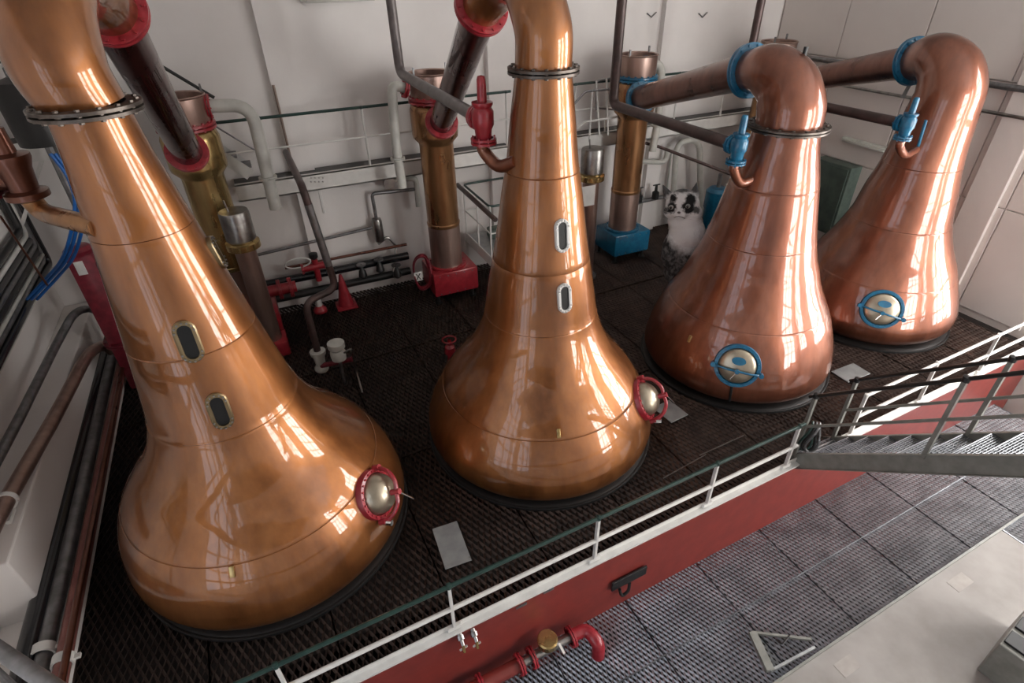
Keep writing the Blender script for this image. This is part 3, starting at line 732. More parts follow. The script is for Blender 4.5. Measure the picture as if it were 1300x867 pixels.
# white pipe ends under the platform by the trap
pr_ = thing('relief_pipe', 'white hooked relief pipe under the platform near the steam trap', 'pipe', fy(530, 265, YW))
MB().tube(elbow([fy(493, 238, YW), fy(500, 228, YW), fy(528, 226, YW), fy(531, 262, YW)], .12), .055, 12).build('tube', 'cream', pr_)
MB().lathe([(-.04, .12), (.04, .12)], fy(494, 232, YW-.05), (0, -1, 0), 20, cap0=True, cap1=True).build('flange', 'steel', pr_)
for (a, b, r, m, lb) in (((356, 357), (532, 322), .085, 'black_gloss', 'upper thick black pipe low along the back wall'), ((362, 375), (532, 343), .08, 'black', 'lower thick black pipe close to the floor by the back wall'),
                         ((420, 329), (532, 307), .03, 'cop_pipe', 'thin rusty pipe above the thick black pipes')):
    A, B = fy(*a, 11.05), fy(*b, 11.05); d = (B-A)
    z_ = (A.z+B.z)/2; pipe('wall_pipe', [V((A.x-.9, 11.05, z_)), V((2.55, 11.05, z_))], r, m, lb)
for i, (x, y) in enumerate(((460, 345), (482, 338), (504, 345))):
    q = fy(x, y, 10.9)
    vv = thing('gate_valve', ['small black gate valve on the lower black pipe near the cone', 'small black gate valve below the steam trap', 'black valve beside the red hose coil'][i], 'valve', q-V((0, 0, .12)))
    MB().lathe([(-.14, .05), (-.1, .09), (.02, .07), (.06, .04), (.16, .03)], q, n=14, cap0=True).build('body', 'black', vv)
    MB().lathe([(.15, .02), (.15, .10), (.17, .10), (.17, .02)], q, n=16).build('handwheel', 'dull_steel', vv)
# long service pipe dropping from the platform with a swan bend to the valve set
P3 = fy(387, 384, 8.45); P2 = fz(427, 366, P3.z); 
sv = thing('service_pipe', 'grey brown service pipe dropping from the platform and bending to a valve set', 'pipe', (P3.x, P3.y, 0))
PT = fy(384, 238, P2.y)
MB().tube(elbow([V((PT.x, 10.8, PT.z)), PT, P2, P3, V((P3.x, P3.y, .62))], .2, 8), .058, 14).build('tube', 'pipe_dark', sv)
MB().tube([PT.lerp(P2, .15), PT.lerp(P2, .75)], .062, 14).build('lagging', 'dull_steel', sv)
q = V((P3.x, P3.y, .45))
MB().lathe([(-.25, .10), (-.22, .12), (-.18, .12), (-.12, .08), (.05, .10), (.10, .13), (.16, .13), (.17, .06)], q, n=18, cap0=True).build('valve_body', 'cream', sv)
q2_ = fz(428, 444, .75)
av = thing('actuator_valve', 'cream valve actuator on a red bracketed pipe beside the service pipe', 'valve', q2_-V((0, 0, .7)))
MB().lathe([(-.2, .06), (-.18, .12), (-.05, .13), (.0, .10), (.05, .14), (.14, .14), (.15, .05)], q2_, n=16, cap1=True).build('body', 'cream', av)
MB().cyl(V((q.x, q.y-.05, .33)), fz(447, 456, .5), .045, 10).build('red_pipe', 'dark_red', av)
MB().tube(elbow([fz(437, 448, .85), fz(446, 442, .95), fz(452, 470, .3), fz(460, 498, .02)], .1), .018, 8).build('drain_tube', 'steel', av)
MB().tube([q2_-V((0, 0, .2)), q2_-V((0, 0, .72))], .03, 8).build('stand', 'dull_steel', av)

# traffic cone, marker post, red valve with hand ring, hose coil
q = fz(440, 388); cn = thing('traffic_cone', 'dark red traffic cone standing by the back wall', 'cone', q)
MB().lathe([(.04, .165), (.06, .16), (.72, .035), (.74, .03), (.74, .02)], q, n=24).build('cone_body', 'red', cn)
MB().bevbox(q+V((0, 0, .022)), (.42, .42, .044), .012).build('base', 'red', cn)
q = fz(407, 395); mk = thing('marker_post', 'short white marker post on a red foot by the back wall', 'post', q)
MB().lathe([(0, .14), (.05, .14), (.12, .09), (.14, .07)], q, n=20, cap0=True).build('foot', 'red', mk)
MB().lathe([(.13, .07), (.34, .065), (.36, .001)], q, n=16).build('post', 'white', mk)
q = fy(401, 338, 10.92); rv = thing('red_valve', 'red cross valve with black knob beside the upper black pipe', 'valve', q-V((0, 0, .15)))
MB().cyl(q-V((.26, 0, 0)), q+V((.26, 0, 0)), .075, 12).build('body', 'red', rv); MB().cyl(q-V((0, 0, .32)), q+V((0, 0, .16)), .06, 12).build('stem', 'red', rv)
MB().lathe([(.16, .05), (.2, .085), (.28, .085), (.3, .04)], q, n=14, cap1=True).build('knob', 'black', rv)
for sgn in (-1, 1): flange(rv, q+V((.26*sgn, 0, 0)), (1, 0, 0), .11, .025, 'red', 0)
ring = [q+V((-.32+.24*math.cos(t), -.05, .16+.10*math.sin(t))) for t in [i*2*math.pi/24 for i in range(24)]]
MB().tube(ring, .016, 8, closed=True).build('hand_ring', 'white', rv)
# red pump stub beside condenser 1
q = fy(362, 366, 10.3); ps = thing('flange_stub', 'stubby red pipe flange beside the red tank of the brassy condenser', 'flange', q-V((0, 0, .2)))
MB().cyl(q-V((.35, 0, 0)), q+V((.2, 0, 0)), .11, 14).build('stub', 'red', ps)
for o in (-.1, .1): flange(ps, q+V((o, 0, 0)), (1, 0, 0), .19, .03, 'red', 10, 'red')
# hose coil
q = fy(529, 345, 10.30); q.x = 2.62; hc = thing('hose_coil', 'coiled red hose hanging on the corner of the red condenser tank', 'hose', q-V((0, 0, .4)))
for i in range(5):
    rr = .30+.018*(i % 3); off = V((random.uniform(-.02, .02), -.03*i, random.uniform(-.03, .03)))
    ring = [q+off+V((rr*.55*math.cos(t), .04*math.sin(3*t), rr*1.25*math.sin(t))) for t in [j*2*math.pi/28 for j in range(28)]]
    MB().tube(ring, .017, 8, closed=True).build('loop', 'red' if i % 2 else 'dark_red', hc)
q = fy(531, 351, 10.165); tg = thing('tag_card', 'white tag card with a black cross on the red hose coil', 'sign', q-V((0, 0, .1)))
MB().box(q, (.17, .008, .20)).build('card', 'white', tg, smooth=False)
mb = MB(); mb.bar(q+V((-.045, -.008, -.07)), q+V((.045, -.008, .07)), .006, .018, (1, 0, 0)); mb.bar(q+V((.045, -.009, -.07)), q+V((-.045, -.009, .07)), .006, .018, (1, 0, 0)); mb.build('cross', 'black', tg, smooth=False)

# sample vessels on copper standpipes
def vessel(x, y, Y, lb):
    q = fy(x, y, Y); r_ = thing('sample_vessel', lb, 'vessel', (q.x, q.y, 0), 'steel sample vessels')
    MB().lathe([(-.28, .20), (-.24, .235), (.20, .235), (.235, .22), (.24, .001)], q, n=28).build('drum', 'steel', r_)
    MB().lathe([(-.42, .16), (-.40, .27), (-.30, .27), (-.28, .235), (-.26, .20)], q, n=28).build('collar', 'brass', r_)
    MB().lathe([(-q.z, .17), (-.9, .17), (-.42, .17)], q, n=24).build('standpipe', 'cop_pale', r_)
    MB().cyl(q+V((-.07, 0, .22)), q+V((-.09, 0, .42)), .014, 8).build('vent_tube', 'steel', r_)
    if x < 500: MB().bevbox(q+V((0, 0, .15-q.z)), (.5, .5, .3), .03).build('foot', 'red', r_)
    else: MB().lathe([(-q.z, .25), (-q.z+.04, .25), (-q.z+.05, .17)], q, n=24).build('foot', 'dull_steel', r_)
vessel(301, 285, 9.75, 'steel drum vessel with brass collar beside the brassy condenser')
vessel(752, 203, 9.75, 'steel drum vessel with brass collar beside the blue-based condenser')

q = fy(746, 249, 9.45); nb_ = thing('notice_card', 'white notice card fixed to the standpipe beside the blue-based condenser', 'sign', q-V((0, 0, .3)))
MB().box(q, (.34, .012, .42)).build('card', 'white', nb_, smooth=False); MB().box(q+V((0, .1, 0)), (.05, .2, .05)).build('clip', 'dull_steel', nb_, smooth=False)
# low step platform right of the red-tank condenser
sw = thing('step_platform', 'low steel platform with green handrails beside the red condenser tank', 'platform', V((4.5, 10.5, 0)))
X0, X1, Y0, Y1, zd, zr = 4.0, 5.05, 9.75, 11.3, .86, 2.03
MB().box(((X0+X1)/2, (Y0+Y1)/2, zd), (X1-X0, Y1-Y0, .03)).build('deck', 'plate', sw, smooth=False)
MB().box((X0, (Y0+Y1)/2, zd-.03), (.03, Y1-Y0, .22)).build('edge_beam', 'white', sw, smooth=False)
MB().box(((X0+X1)/2, Y0, zd-.03), (X1-X0, .03, .22)).build('edge_beam', 'white', sw, smooth=False)
for (x, y) in ((X0, Y0), (X0, Y1), (X1, Y0), (X1, Y1)): MB().box((x, y, zd/2-.05), (.06, .06, zd-.1)).build('leg', 'white', sw, smooth=False)
for (x, y) in ((X0, Y0+.05), (X0, 10.5), (X0, Y1-.05), (X1, Y1-.05), (X1-.1, Y0)): MB().cyl((x, y, zd), (x, y, zr), .02, 8).build('rail_post', 'white', sw)
MB().tube(elbow([(X1, Y1-.05, zr+.02), (X0, Y1-.05, zr+.02), (X0, Y0+.05, zr), (X1-.1, Y0+.05, zr)], .12), .024, 8).build('handrail', 'green_dark', sw)
MB().tube(elbow([(X1, Y1-.05, zd+.6), (X0, Y1-.05, zd+.6), (X0, Y0+.05, zd+.6), (X1-.1, Y0+.05, zd+.6)], .05), .016, 8).build('mid_rail', 'white', sw)
MB().bevbox((4.55, 10.9, zd+.12), (.3, .3, .22), .04).build('step_box', 'green_cab', sw)
pipe('return_pipe', [fx(580, 234, 3.92), fx(629, 279, 3.92)], .05, 'pipe_dark', 'copper return pipe sloping beside the small white step platform')

# handrail return at the right platform
gr = thing('handrail_return', 'grey handrail bending down at the end of the right platform', 'railing', V((6.2, 10.6, ZD)))
Yh = 10.6
MB().tube(elbow([fy(722, 140, Yh), fy(743, 116, Yh), fy(788, 112, Yh)], .08), .024, 8).build('handrail', 'dull_steel', gr)
MB().tube(elbow([fy(757, 140, Yh+.2), fy(757, 103, Yh+.2), fy(790, 97, Yh+.2)], .08), .022, 8).build('upper_rail', 'dull_steel', gr)
MB().tube([fy(757, 137, Yh+.2), fy(788, 140, Yh+.2)], .018, 8).build('mid_rail', 'dull_steel', gr)
for (a, b) in (((752, 114), (748, 180)), ((757, 103), (761, 172)), ((770, 100), (772, 172))):
    MB().cyl(fy(*a, Yh), fy(*b, Yh), .02, 8).build('rail_post', 'white', gr)
MB().tube([fy(728, 167, Yh), fy(742, 155, Yh), fy(785, 148, Yh)], .022, 8).build('toe_rail', 'white', gr)

# pipework behind the blue-trimmed stills
Yq = 11.05
pipe('cream_arch_pipe', [V((fy(856, 262, Yq).x, Yq, 0)), fy(859, 180, Yq), fy(888, 176, Yq), V((fy(893, 262, Yq).x, Yq, 0))], .075, 'cream', 'cream arch shaped pipe on the wall behind the cat', .35)
pipe('cream_hook_pipe', [fy(848, 186, Yq), fy(846, 206, Yq), fy(812, 205, Yq), fy(808, 190, Yq), V((fy(808, 188, Yq).x, YB-.065, fy(808, 188, Yq).z))], .06, 'cream', 'cream hooked pipe beside the blue-based condenser', .2)
pipe('thin_pipe', [fy(806, 178, 10.7), fy(836, 186, 10.5), fy(930, 222, 9.4)], .035, 'pipe_dark', 'thin dark pipe sloping past the cream arch pipe')
pipe('brine_pipe', [fy(800, 262, Yq), fy(812, 256, Yq), fy(870, 244, Yq)], .05, 'dull_steel', 'grey pipe with valves running behind the cat')
for i, (x, y) in enumerate(((811, 252), (832, 248))):
    q = fy(x, y, Yq-.08); g = thing('stop_valve', ['black stop valve on the grey pipe beside the blue tank', 'black stop valve on the grey pipe just behind the cat'][i], 'valve', q-V((0, 0, .1)))
    MB().lathe([(-.1, .05), (-.08, .09), (.08, .09), (.12, .04), (.28, .03)], q, n=14, cap0=True, cap1=True).build('body', 'black', g)
    MB().bar(q+V((-.1, 0, .27)), q+V((.1, 0, .27)), .03, .025).build('lever', 'black', g)
for i, x in enumerate((836, 853)):
    pipe('drop_pipe', [fy(x, 190, YB-.06), fy(x-8, 250, YB-.06)], .022, 'cream', ['thin white drop pipe on the wall nearest the blue condenser', 'thin white drop pipe on the wall between the cream pipes'][i])
q = fy(909, 252, 10.2); bt = thing('blue_tank', 'blue cylindrical tank half hidden behind the still beside the cat', 'tank', (q.x, q.y, 0))
MB().lathe([(0, .25), (q.z-.25, .25), (q.z-.22, .27), (q.z+.20, .27), (q.z+.28, .20), (q.z+.30, .001)], (q.x, q.y, 0), n=28).build('shell', 'blue', bt)
MB().cyl(q+V((0, 0, .28)), q+V((0, 0, .62)), .05, 10).build('neck', 'dull_steel', bt)

# ================================================================== RIGHT WALL FITTINGS
def ry(x, y, X=XR-.12): return fx(x, y, X)
A, B = ry(1000, 71), ry(1300, 111); z_ = (A.z+B.z)/2
pipe('wall_conduit', [V((XR-.14, 11.2, z_)), V((XR-.14, 4.1, z_))], .055, 'dull_steel', 'thick grey conduit along the upper right wall')
B = ry(1300, 150)
pipe('wall_conduit', [V((XR-.14, 11.2, B.z)), V((XR-.14, 4.1, B.z))], .03, 'steel', 'thin grey conduit below the thick one on the right wall')
A, B = ry(1070, 175), ry(1128, 192)
fl2 = thing('fluorescent_lamp', 'unlit batten lamp on the right wall between the blue-manway stills', 'lamp', (A+B)/2)
MB().bevbox(((XR-.1), (A.y+B.y)/2, (A.z+B.z)/2), (.10, A.y-B.y, .10), .01).build('housing', 'lamp_white', fl2, smooth=False)
MB().bevbox(((XR-.16), (A.y+B.y)/2, (A.z+B.z)/2-.02), (.08, A.y-B.y-.1, .06), .02).build('diffuser', 'cream', fl2)
q = ry(1062, 245, XR-.3)
gc = thing('wall_cabinet', 'dull green metal cabinet on the right wall behind the stills', 'cabinet', (q.x, q.y, q.z-.7))
MB().bevbox((XR-.22, q.y+.25, q.z-.15), (.36, 1.0, 1.6), .015).build('body', 'green_cab', gc, smooth=False)
MB().bevbox((XR-.41, q.y+.25, q.z-.15), (.02, .9, 1.5), .008).build('door', 'green_cab', gc, smooth=False)
# support fin under the lyne flange of still 4
q0, q1 = fy(1158, 102, 6.8), fy(1146, 124, 6.8)
MB().bar(q0, q1, .012, .07, (0, 1, 0)).build('support_fin', 'dull_steel', STILL[4]['root'], smooth=False)

# ================================================================== LEFT WALL PIPEWORK
def ypipe(x, y, z, r, mat, label, y0=3.9, y1=11.2):
    p = fz(x, y, z); return pipe('floor_pipe', [V((p.x, y0, z)), V((p.x, y1, z))], r, mat, label, n=16)
ypipe(96, 760, .30, .075, 'cop_red', 'red brown pipe along the plinth by the dark grating')
ypipe(72, 760, .26, .085, 'dull_steel', 'grey steel pipe between the red brown and black plinth pipes')
ypipe(52, 760, .30, .10, 'black_gloss', 'thick glossy black pipe along the plinth by the left wall')
ypipe(112, 690, .45, .035, 'cop_pipe', 'thin rusty pipe above the plinth pipes')
for x, y, r, lb in ((53, 828, .11, 'white clamp collar around the grey plinth pipe'), (78, 842, .10, 'white clamp collar around the red brown plinth pipe')):
    p = fz(x, y, .28); xx = {53: fz(72, 760, .26).x, 78: fz(96, 760, .30).x}[x]
    c_ = V((xx, p.y, .28 if x == 53 else .30)); t = thing('pipe_clamp', lb, 'clamp', c_-V((0, 0, .15)))
    MB().lathe([(-.05, r-.02), (-.05, r), (.05, r), (.05, r-.02)], c_, (0, 1, 0), 20).build('band', 'white', t)
    MB().box(c_+V((r+.02, 0, 0)), (.06, .05, .03)).build('ear', 'white', t, smooth=False)
# pipe bundle higher on the left wall
cols = ['black', 'white', 'black_gloss', 'dull_steel', 'black', 'cream', 'dull_steel', 'black_gloss', 'cream']
nm = ['black cable pipe, topmost of the bundle on the left wall', 'white pipe just below the topmost black one on the left wall', 'glossy black pipe in the upper half of the left wall bundle', 'grey pipe in the middle of the left wall bundle',
      'matt black pipe below the grey one in the left wall bundle', 'cream pipe between two dark ones on the left wall', 'steel pipe low in the left wall bundle', 'black pipe second from the bottom of the left wall bundle', 'cream pipe lowest in the left wall bundle']
for i in range(9):
    p = fx(15, 318+17*i, XL+.2)
    pipe('wall_pipe', [V((XL+.12+.03*(i % 2), 4.0, p.z)), V((XL+.12+.03*(i % 2), 10.9+.05*i-.0, p.z))]+([V((XL+.12+.03*(i % 2), 10.9+.05*i, p.z+1.6))] if i % 3 != 2 else []), [.05, .035, .06, .04, .055, .03, .04, .055, .03][i], cols[i], nm[i], group='pipes bundled on the left wall')
pipe('copper_pipe', [fx(-40, 730, -3.45), fx(0, 650, -3.42), fx(72, 525, -3.3), fx(112, 447, -3.12), fx(134, 437, -3.06), fx(142, 446, -3.04)], .085, 'cop_pale', 'pale copper pipe bending from the left wall toward the red column', .5, 16)
pipe('grey_pipe', [fx(-40, 650, -3.55), fx(20, 540, -3.5), fx(70, 440, -3.45), fx(95, 394, -3.2), fx(121, 391, -3.05), fx(142, 418, -2.9)], .06, 'dull_steel', 'grey pipe arching above the pale copper pipe', .4, 14)
q = fx(13, 655, -3.4); t = thing('pipe_clamp', 'white clamp around the pale copper pipe on the left wall', 'clamp', q-V((0, 0, .1)))
MB().lathe([(-.03, .085), (-.03, .11), (.03, .11), (.03, .085)], fx(8, 636, -3.42), (fx(72, 525, -3.3)-fx(0, 650, -3.42)), 20).build('band', 'white', t)
MB().box(q, (.05, .2, .05)).build('foot', 'white', t, smooth=False)
pipe('angle_bracket', [fx(45, 597, -3.5), fx(66, 618, -3.42), fx(112, 606, -3.2)], .035, 'black', 'black angle bracket above the plinth pipes', .02, 4, 'bracket')
pipe('thin_rod', [fx(0, 274, -3.0), fx(60, 362, -3.0)], .014, 'cop_pipe', 'thin rusty rod slanting across the left wall', cat='rod')
# red column left of still 1
q = fx(140, 400, -2.72); qt = fx(104, 312, -2.72)
rc = thing('red_column', 'dark red steel column with a slot, behind the left-wall still', 'column', (q.x, q.y, 0))
mb = MB().bevbox((q.x, q.y, qt.z/2), (.34, .34, qt.z), .03); mb.build('shaft', 'dark_red', rc)
MB().lathe([(qt.z-.02, .18), (qt.z+.05, .20), (qt.z+.10, .15), (qt.z+.12, .001)], (q.x, q.y, 0), n=20).build('cap', 'dark_red', rc)
pw = fx(110, 328, -2.72)
MB().bevbox((q.x-.03, q.y-.175, pw.z), (.12, .012, .22), .004).build('slot_plate', 'white', rc, smooth=False)
flange(rc, V((q.x, q.y, .9)), (0, 0, 1), .27, .04, 'dark_red', 10, 'dark_red')
# blue cables
for i, o in enumerate((0, 7, -6)):
    pts = [fy(70+o, 195, 8.6), fy(92+o, 225, 8.6), fy(101+o, 258, 8.6), fy(95+o, 300, 8.6), fy(84+o, 330, 8.9), fy(66+o, 352, 9.4), fy(40+o, 380, 9.6)]
    tag(MB().tube(bez(pts, 5), .022, 8).build('blue_cable', 'cable_blue'), ['blue cable in the middle of the loop behind the left-wall still', 'blue cable closest to the copper neck behind the left-wall still', 'blue cable closest to the pipe bundle behind the left-wall still'][i], 'cable', 'blue cables')
# valve off still 1
q = fy(24, 226, 6.25); tv = thing('relief_valve', 'brown copper relief valve with elbow on the left side of the left-wall still', 'valve', q-V((0, 0, .3)))
MB().lathe([(-.20, .10), (-.17, .17), (-.12, .17), (-.1, .11), (.08, .13), (.16, .16), (.2, .16), (.22, .08), (.42, .07), (.44, .001)], q, n=24, cap0=True).build('body', 'cop_pipe', tv)
MB().cyl(q, q+V((-.28, .1, 0)), .10, 14).build('branch', 'cop_pipe', tv); flange(tv, q+V((-.22, .08, 0)), (-1, .35, 0), .17, .04, 'dark_red', 8, 'dark_red')
p, n, a, z = hit(STILL[1], 118, 290)
MB().tube(bez([q-V((0, 0, .18)), q+V((.05, 0, -.32)), q.lerp(p, .55)+V((0, 0, -.12)), p-n*.05], 6), .085, 16).build('elbow', 'cop_cond', tv)
# upper landing at the head of the platform stair
zl = 3.86; yl0 = 10.84
ul = thing('upper_landing', 'white edged upper landing in the far left corner', 'platform', (-2.6, 11.1, zl))
MB().box((-2.72, 11.12, zl), (2.0, .52, .04)).build('deck', 'black', ul, smooth=False)
MB().box((-2.72, yl0, zl-.1), (2.0, .03, .28)).build('edge_beam', 'white', ul, smooth=False)
MB().cyl((-3.7, yl0, zl+1.12), (-1.75, yl0, zl+1.12), .026, 8).build('handrail', 'black', ul)
MB().cyl((-3.7, yl0, zl+.6), (-1.75, yl0, zl+.6), .02, 8).build('mid_rail', 'white', ul)
for x in (-3.55, -2.7, -1.8): MB().cyl((x, yl0, zl), (x, yl0, zl+1.12), .022, 8).build('rail_post', 'white', ul)
MB().bar((-3.6, 10.95, zl-1.2), (-2.9, 10.95, zl-.2), .05, .06, (0, 1, 0)).build('brace', 'white', ul, smooth=False)
q = fy(42, 140, 10.40); dt = thing('dark_tank', 'black round tank below the upper landing in the far left corner', 'tank', q-V((0, 0, .4)))
MB().lathe([(-.45, .001), (-.44, .34), (.25, .36), (.38, .30), (.44, .12), (.45, .001)], q, n=28).build('shell', 'black', dt)
MB().lathe([(.43, .12), (.55, .12), (.57, .001)], q, n=20).build('lid', 'dull_steel', dt)
MB().cyl(q-V((0, 0, .45)), V((q.x, q.y, 0)), .07, 10).build('stand', 'dull_steel', dt)
# grey handrail of the viewing gallery
A, B = fz(0, 826, 2.2), fz(62, 868, 2.2); d = (B-A).normalized()
vr = thing('gallery_rail', 'grey tubular rail at the foot of the left wall', 'railing', A-V((0, 0, 1.9)))
MB().cyl(A-d*1.4, B+d*1.2, .05, 16).build('handrail', 'dull_steel', vr)
for q in (A-d*1.2, B+d*1.0): MB().cyl(q, V((q.x, q.y, .0)), .035, 10).build('rail_post', 'dull_steel', vr)

# ================================================================== LOWER RIGHT
q = fz(990, 835, ZLOW)
sf = thing('angle_iron_trestle', 'small grey angle iron trestle lying on the lower grating', 'trestle', q)
c0, c1_, c2_, c3_ = fz(955, 803, ZLOW+.05), fz(1030, 812, ZLOW+.05), fz(978, 852, ZLOW+.05), fz(1034, 822, ZLOW+.05)
MB().bar(c0, c2_, .10, .06).build('side_bar', 'grey_paint', sf, smooth=False)
MB().bar(c2_, c3_, .03, .04).build('front_bar', 'plate', sf, smooth=False)
MB().bar(c0, c1_, .03, .04).build('rear_bar', 'grey_paint', sf, smooth=False)
MB().tube(elbow([fz(985, 812, ZLOW+.06), fz(993, 818, ZLOW+.1), fz(1003, 806, ZLOW+.06)], .03), .012, 6).build('hook', 'black', sf)
q = fz(1268, 850, ZLOW)
ob_ = thing('dark_crate', 'dark grey box with ribbed lid standing on the concrete', 'box', q)
ang = TH+.12
MB().bevbox(q+V((.28, -.18, .3)), (.95, .75, .6), .02, ang).build('body', 'grey_paint', ob_, smooth=False)
for i in range(3): MB().bevbox(q+V((.28, -.18, .615))+Matrix.Rotation(ang, 3, 'Z') @ V((-.3+.3*i, 0, 0)), (.22, .72, .03), .006, ang).build('lid_rib', 'rubber', ob_, smooth=False)
for (x, y, sx, sy, lb) in ((1219, 739, .34, .17, 'rectangular darker repair patch in the concrete beside the edging'), (1076, 845, .30, .17, 'small repair patch in the concrete by the angle iron trestle')):
    p = fz(x, y, ZLOW); tag(MB().box(p+V((0, 0, .001)), (sx, sy, .006), TH).build('concrete_patch', paint('patch_%d' % x, (.38, .35, .325), (.32, .29, .27), .8), smooth=False), lb, 'patch')
# cable looped on the foot of the stair
q = sp(sx0, .1, .35)+V((.08, 0, 0))
cb = thing('cable_loop', 'dark cable looped over the foot of the steel stair', 'cable', q-V((0, 0, .35)))
for i in range(3):
    ring = [q+V((.10*math.cos(t)+.03*i, .04*math.sin(2*t)-.03*i, .26*math.sin(t))) for t in [j*2*math.pi/22 for j in range(22)]]
    MB().tube(ring, .018, 7, closed=True).build('loop', ['green_dark', 'black', 'dull_steel'][i], cb)
# small red valve behind still 2, thin rods on the floor
q = fz(571, 440, .35); sv2 = thing('floor_valve', 'small red valve with handwheel on the grating behind the second wash still', 'valve', V((q.x, q.y, 0)))
MB().lathe([(0, .06), (.2, .06), (.22, .10), (.35, .09), (.4, .04), (.5, .03)], (q.x, q.y, 0), n=14).build('body', 'red', sv2)
MB().tube([V((q.x, q.y, .5))+V((.12*math.cos(t), .12*math.sin(t), 0)) for t in [i*math.pi/8 for i in range(16)]], .015, 6, closed=True).build('handwheel', 'red', sv2)
for (a, b, lb) in (((842, 607), (896, 577), 'thin steel strip lying on the grating before the blue-manway still'), ((888, 578), (944, 553), 'thin steel strip nearer the steel stair on the grating')):
    A, B = fz(*a, .03), fz(*b, .03); tag(MB().bar(A, B, .012, .012).build('steel_strip', 'steel', smooth=False), lb, 'strip')

# ================================================================== CAT
st = STILL[3]; d = ray(852, 338); best = None
for i in range(600, 1400):
    p = CAMP+d*(i*.01)
    if not 0 < p.z < 3.9: continue
    e = math.hypot(p.x-st['ax'].x, p.y-st['ax'].y)-rad_at(st['prof'], p.z)
    if best is None or e < best[0]: best = (e, p, i*.01)
tc_ = best[2]+.30; base = CAMP+ray(866, 345)*tc_
s_ = tc_/FPX*1.0
hor = V((fwd.x, fwd.y, 0)).normalized(); vdir = V((base.x, base.y, 0)).normalized()
ur = V((vdir.y, -vdir.x, 0)); uz = V((0, 0, 1)); uf = -vdir        # right, up, toward the viewer
kz = 1.0/math.cos(math.atan2(H-base.z-.6, math.hypot(base.x, base.y)))*1.0
def cp(u, h, f=0):
    u = u-.165*h
    return base + ur*(u*s_*1.02) + uz*(h*s_*kz) + uf*(f*s_)
def ell(mb, c, r, ax=None, n=16, m=12):
    vs = []; fs = []
    for i in range(m+1):
        th = math.pi*i/m
        for j in range(n):
            ph = 2*math.pi*j/n; x, y, z = r[0]*math.sin(th)*math.cos(ph), r[1]*math.sin(th)*math.sin(ph), r[2]*math.cos(th)
            vs.append(c + ur*(x*s_) + uf*(y*s_) + uz*(z*s_*kz))
    for i in range(m):
        for j in range(n): fs.append((i*n+j, (i+1)*n+j, (i+1)*n+(j+1) % n, i*n+(j+1) % n))
    return mb.add(vs, fs)
cat = thing('cat', 'black and white cat with dark eye patches sitting against the reddish copper still', 'cat', cp(0, -14))
mb = MB()
ell(mb, cp(1, 81, 2), (20, 19, 16.5)); ell(mb, cp(-11, 74, 8), (9.5, 9, 8)); ell(mb, cp(14, 75, 8), (10, 9, 9)); ell(mb, cp(-1, 75, 15), (8.5, 8, 6.5)); ell(mb, cp(1, 90, 7), (15, 10, 7.5))   # head
for (u0, h0, u1, h1) in ((-15, 90, -21, 101), (14, 93, 17, 107)):
    for t in range(7): f_ = t/6; ell(mb, cp(u0+(u1-u0)*f_, h0+(h1-h0)*f_, 3), (5.5*(1-f_)+.8, 3.2*(1-f_)+.8, 3.5*(1-f_)+1.2), n=10, m=8)   # ears
ell(mb, cp(4, 62, 2), (21, 18, 14)); ell(mb, cp(6, 50, 4), (22, 18, 20)); ell(mb, cp(0, 26, 0), (22, 21, 30))                                   # ruff, chest, trunk
ell(mb, cp(-12, 28, 8), (12, 15, 24)); ell(mb, cp(14, 14, 0), (20, 20, 24)); ell(mb, cp(-6, 2, 0), (17, 20, 18))                                 # shoulder, haunch
for u in (-14, 6):
    for t in range(6): ell(mb, cp(u+.8*t, 26-8*t, 17), (6.5-.5*t, 6.5-.4*t, 8))                                                          # forelegs
    ell(mb, cp(u+4, -18, 21), (6, 8, 4.5))
for t in range(9): ell(mb, cp(10+3.5*t, -10-.6*t, -16-1.0*t), (5-.25*t, 6, 5-.25*t))                                                               # tail
body = mb.build('body', 'white', cat)
rm = body.modifiers.new('remesh', 'REMESH'); rm.mode = 'VOXEL'; rm.voxel_size = 1.3*s_; rm.use_smooth_shade = True
sm = body.modifiers.new('smooth', 'SMOOTH'); sm.iterations = 5; sm.factor = .5
# fur pattern in object space
fm, n_t, bs = nt('cat_fur'); setin(bs, Roughness=.85)
tcn = n_t.nodes.new('ShaderNodeNewGeometry')
nz = n_t.nodes.new('ShaderNodeTexNoise'); nz.inputs['Scale'].default_value = 22; nz.inputs['Detail'].default_value = 5
add = n_t.nodes.new('ShaderNodeVectorMath'); add.operation = 'MULTIPLY_ADD'; add.inputs[1].default_value = (.10, .10, .10)
n_t.links.new(tcn.outputs['Position'], nz.inputs[0]); n_t.links.new(nz.outputs[1], add.inputs[0]); n_t.links.new(tcn.outputs['Position'], add.inputs[2])
def mask(c, r, soft=.25):
    sub = n_t.nodes.new('ShaderNodeVectorMath'); sub.operation = 'DISTANCE'; sub.inputs[1].default_value = c+V((.05, .05, .05)); n_t.links.new(add.outputs[0], sub.inputs[0])
    mr = n_t.nodes.new('ShaderNodeMapRange'); mr.inputs[1].default_value = r*(1+soft); mr.inputs[2].default_value = r*(1-soft); n_t.links.new(sub.outputs['Value'], mr.inputs[0]); return mr.outputs[0]
cur = None
tab = n_t.nodes.new('ShaderNodeTexNoise'); tab.inputs['Scale'].default_value = 14; n_t.links.new(tcn.outputs['Position'], tab.inputs[0])
rpb = n_t.nodes.new('ShaderNodeValToRGB'); rpb.color_ramp.elements[0].color = (.03, .03, .03, 1); rpb.color_ramp.elements[1].color = (.20, .20, .20, 1); rpb.color_ramp.elements[0].position = .4; rpb.color_ramp.elements[1].position = .65
n_t.links.new(tab.outputs[0], rpb.inputs[0]); cur = rpb.outputs[0]
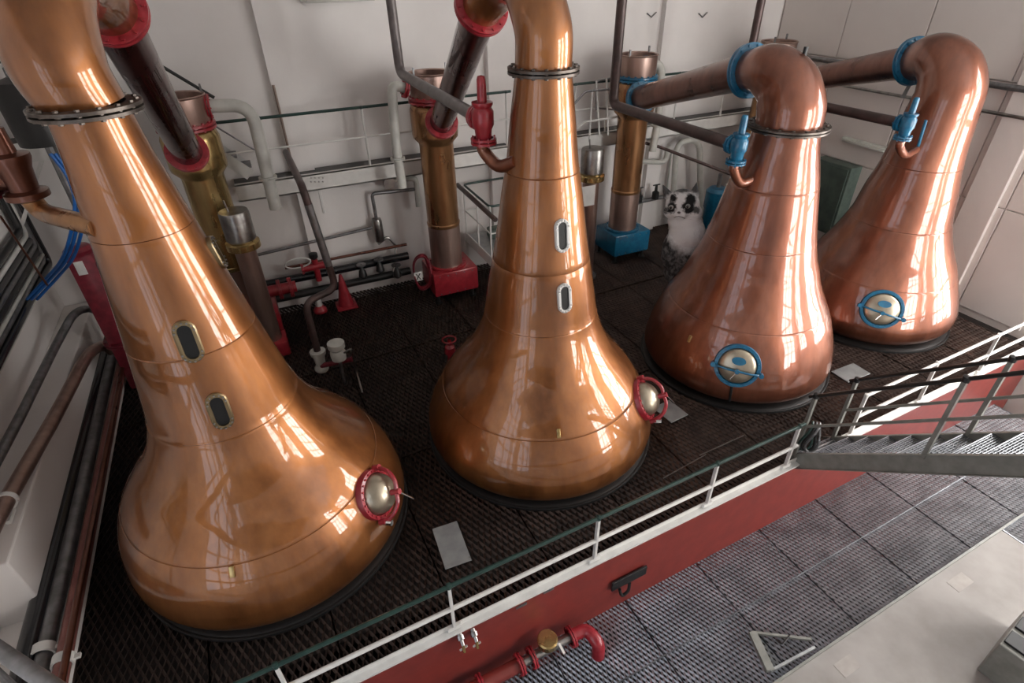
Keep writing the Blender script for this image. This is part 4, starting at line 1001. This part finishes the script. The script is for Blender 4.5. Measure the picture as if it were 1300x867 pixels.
def layer(c, r, col, soft=.25):
    global cur
    mx = n_t.nodes.new('ShaderNodeMix'); mx.data_type = 'RGBA'; n_t.links.new(mask(c, r*s_, soft), mx.inputs[0]); n_t.links.new(cur, mx.inputs[6]); mx.inputs[7].default_value = (*col, 1); cur = mx.outputs[2]
WH = (.92, .92, .92); DK = (.014, .014, .014); GY = (.11, .11, .11)
layer(cp(9, 52, 14), 21, WH); layer(cp(2, 61, 14), 20, WH); layer(cp(1, 77, 9), 24, WH, .12)
layer(cp(1, 100, 2), 10, GY); layer(cp(-21, 98, 4), 7, GY); layer(cp(17, 103, 4), 8, GY)
layer(cp(-11.5, 81, 19), 7.4, DK, .18); layer(cp(9, 84, 19), 8.2, DK, .18); layer(cp(12, 92, 14), 7, DK); layer(cp(-9, 91, 15), 5, DK); layer(cp(17, 80, 14), 4.5, GY); layer(cp(-17, 76, 12), 4, GY)
layer(cp(-1.5, 91, 20), 3.6, WH); layer(cp(-1.5, 86, 22), 3.4, WH); layer(cp(-1.5, 77, 23), 6.5, WH)
layer(cp(-10, -18, 24), 7, WH); layer(cp(10, -18, 24), 7, WH)
n_t.links.new(cur, bs.inputs['Base Color'])
fz_n = n_t.nodes.new('ShaderNodeTexNoise'); fz_n.inputs['Scale'].default_value = 60; n_t.links.new(tcn.outputs['Position'], fz_n.inputs[0]); bump(n_t, bs, fz_n.outputs[0], .6, .02)
body.data.materials[0] = fm
M['ear_dark'] = paint('ear_fur', (.07, .07, .07), (.03, .03, .03), .85); M['eye'] = paint('cat_eye', (.45, .45, .42), (.38, .38, .36), .1, 0, 5, 1, 0); M['pupil'] = paint('pupil', (.004, .004, .004), None, .05, 0, 5, 1, 0)
M['nose'] = paint('cat_nose', (.12, .10, .10), None, .5)
for u, h in ((-10.5, 82.5), (8, 85.5)):
    e = MB(); ell(e, cp(u, h-.6, 18.0), (3.1, 3, 2.5)); eo = e.build('eye', 'eye', cat)
    e = MB(); ell(e, cp(u-.2, h-.4, 20.7), (1.4, .8, 1.6)); e.build('pupil', 'pupil', eo)
e = MB(); ell(e, cp(-1.5, 78.5, 22.6), (2.0, 1.3, 1.2)); e.build('nose', 'nose', cat)
MB().tube([cp(-7, 71.5, 20), cp(-4.5, 73.5, 22), cp(-1.5, 74.5, 23.0), cp(2, 73.6, 22), cp(5, 71.8, 20)], .35*s_, 6).build('mouth', 'nose', cat)
for sg in (-1, 1):
    for i in range(3): MB().tube([cp(-1+sg*6, 75-1.5*i, 20), cp(-1+sg*15, 77-3*i, 20), cp(-1+sg*23, 76-5*i, 16)], .13*s_, 4).build('whisker', 'white', cat)
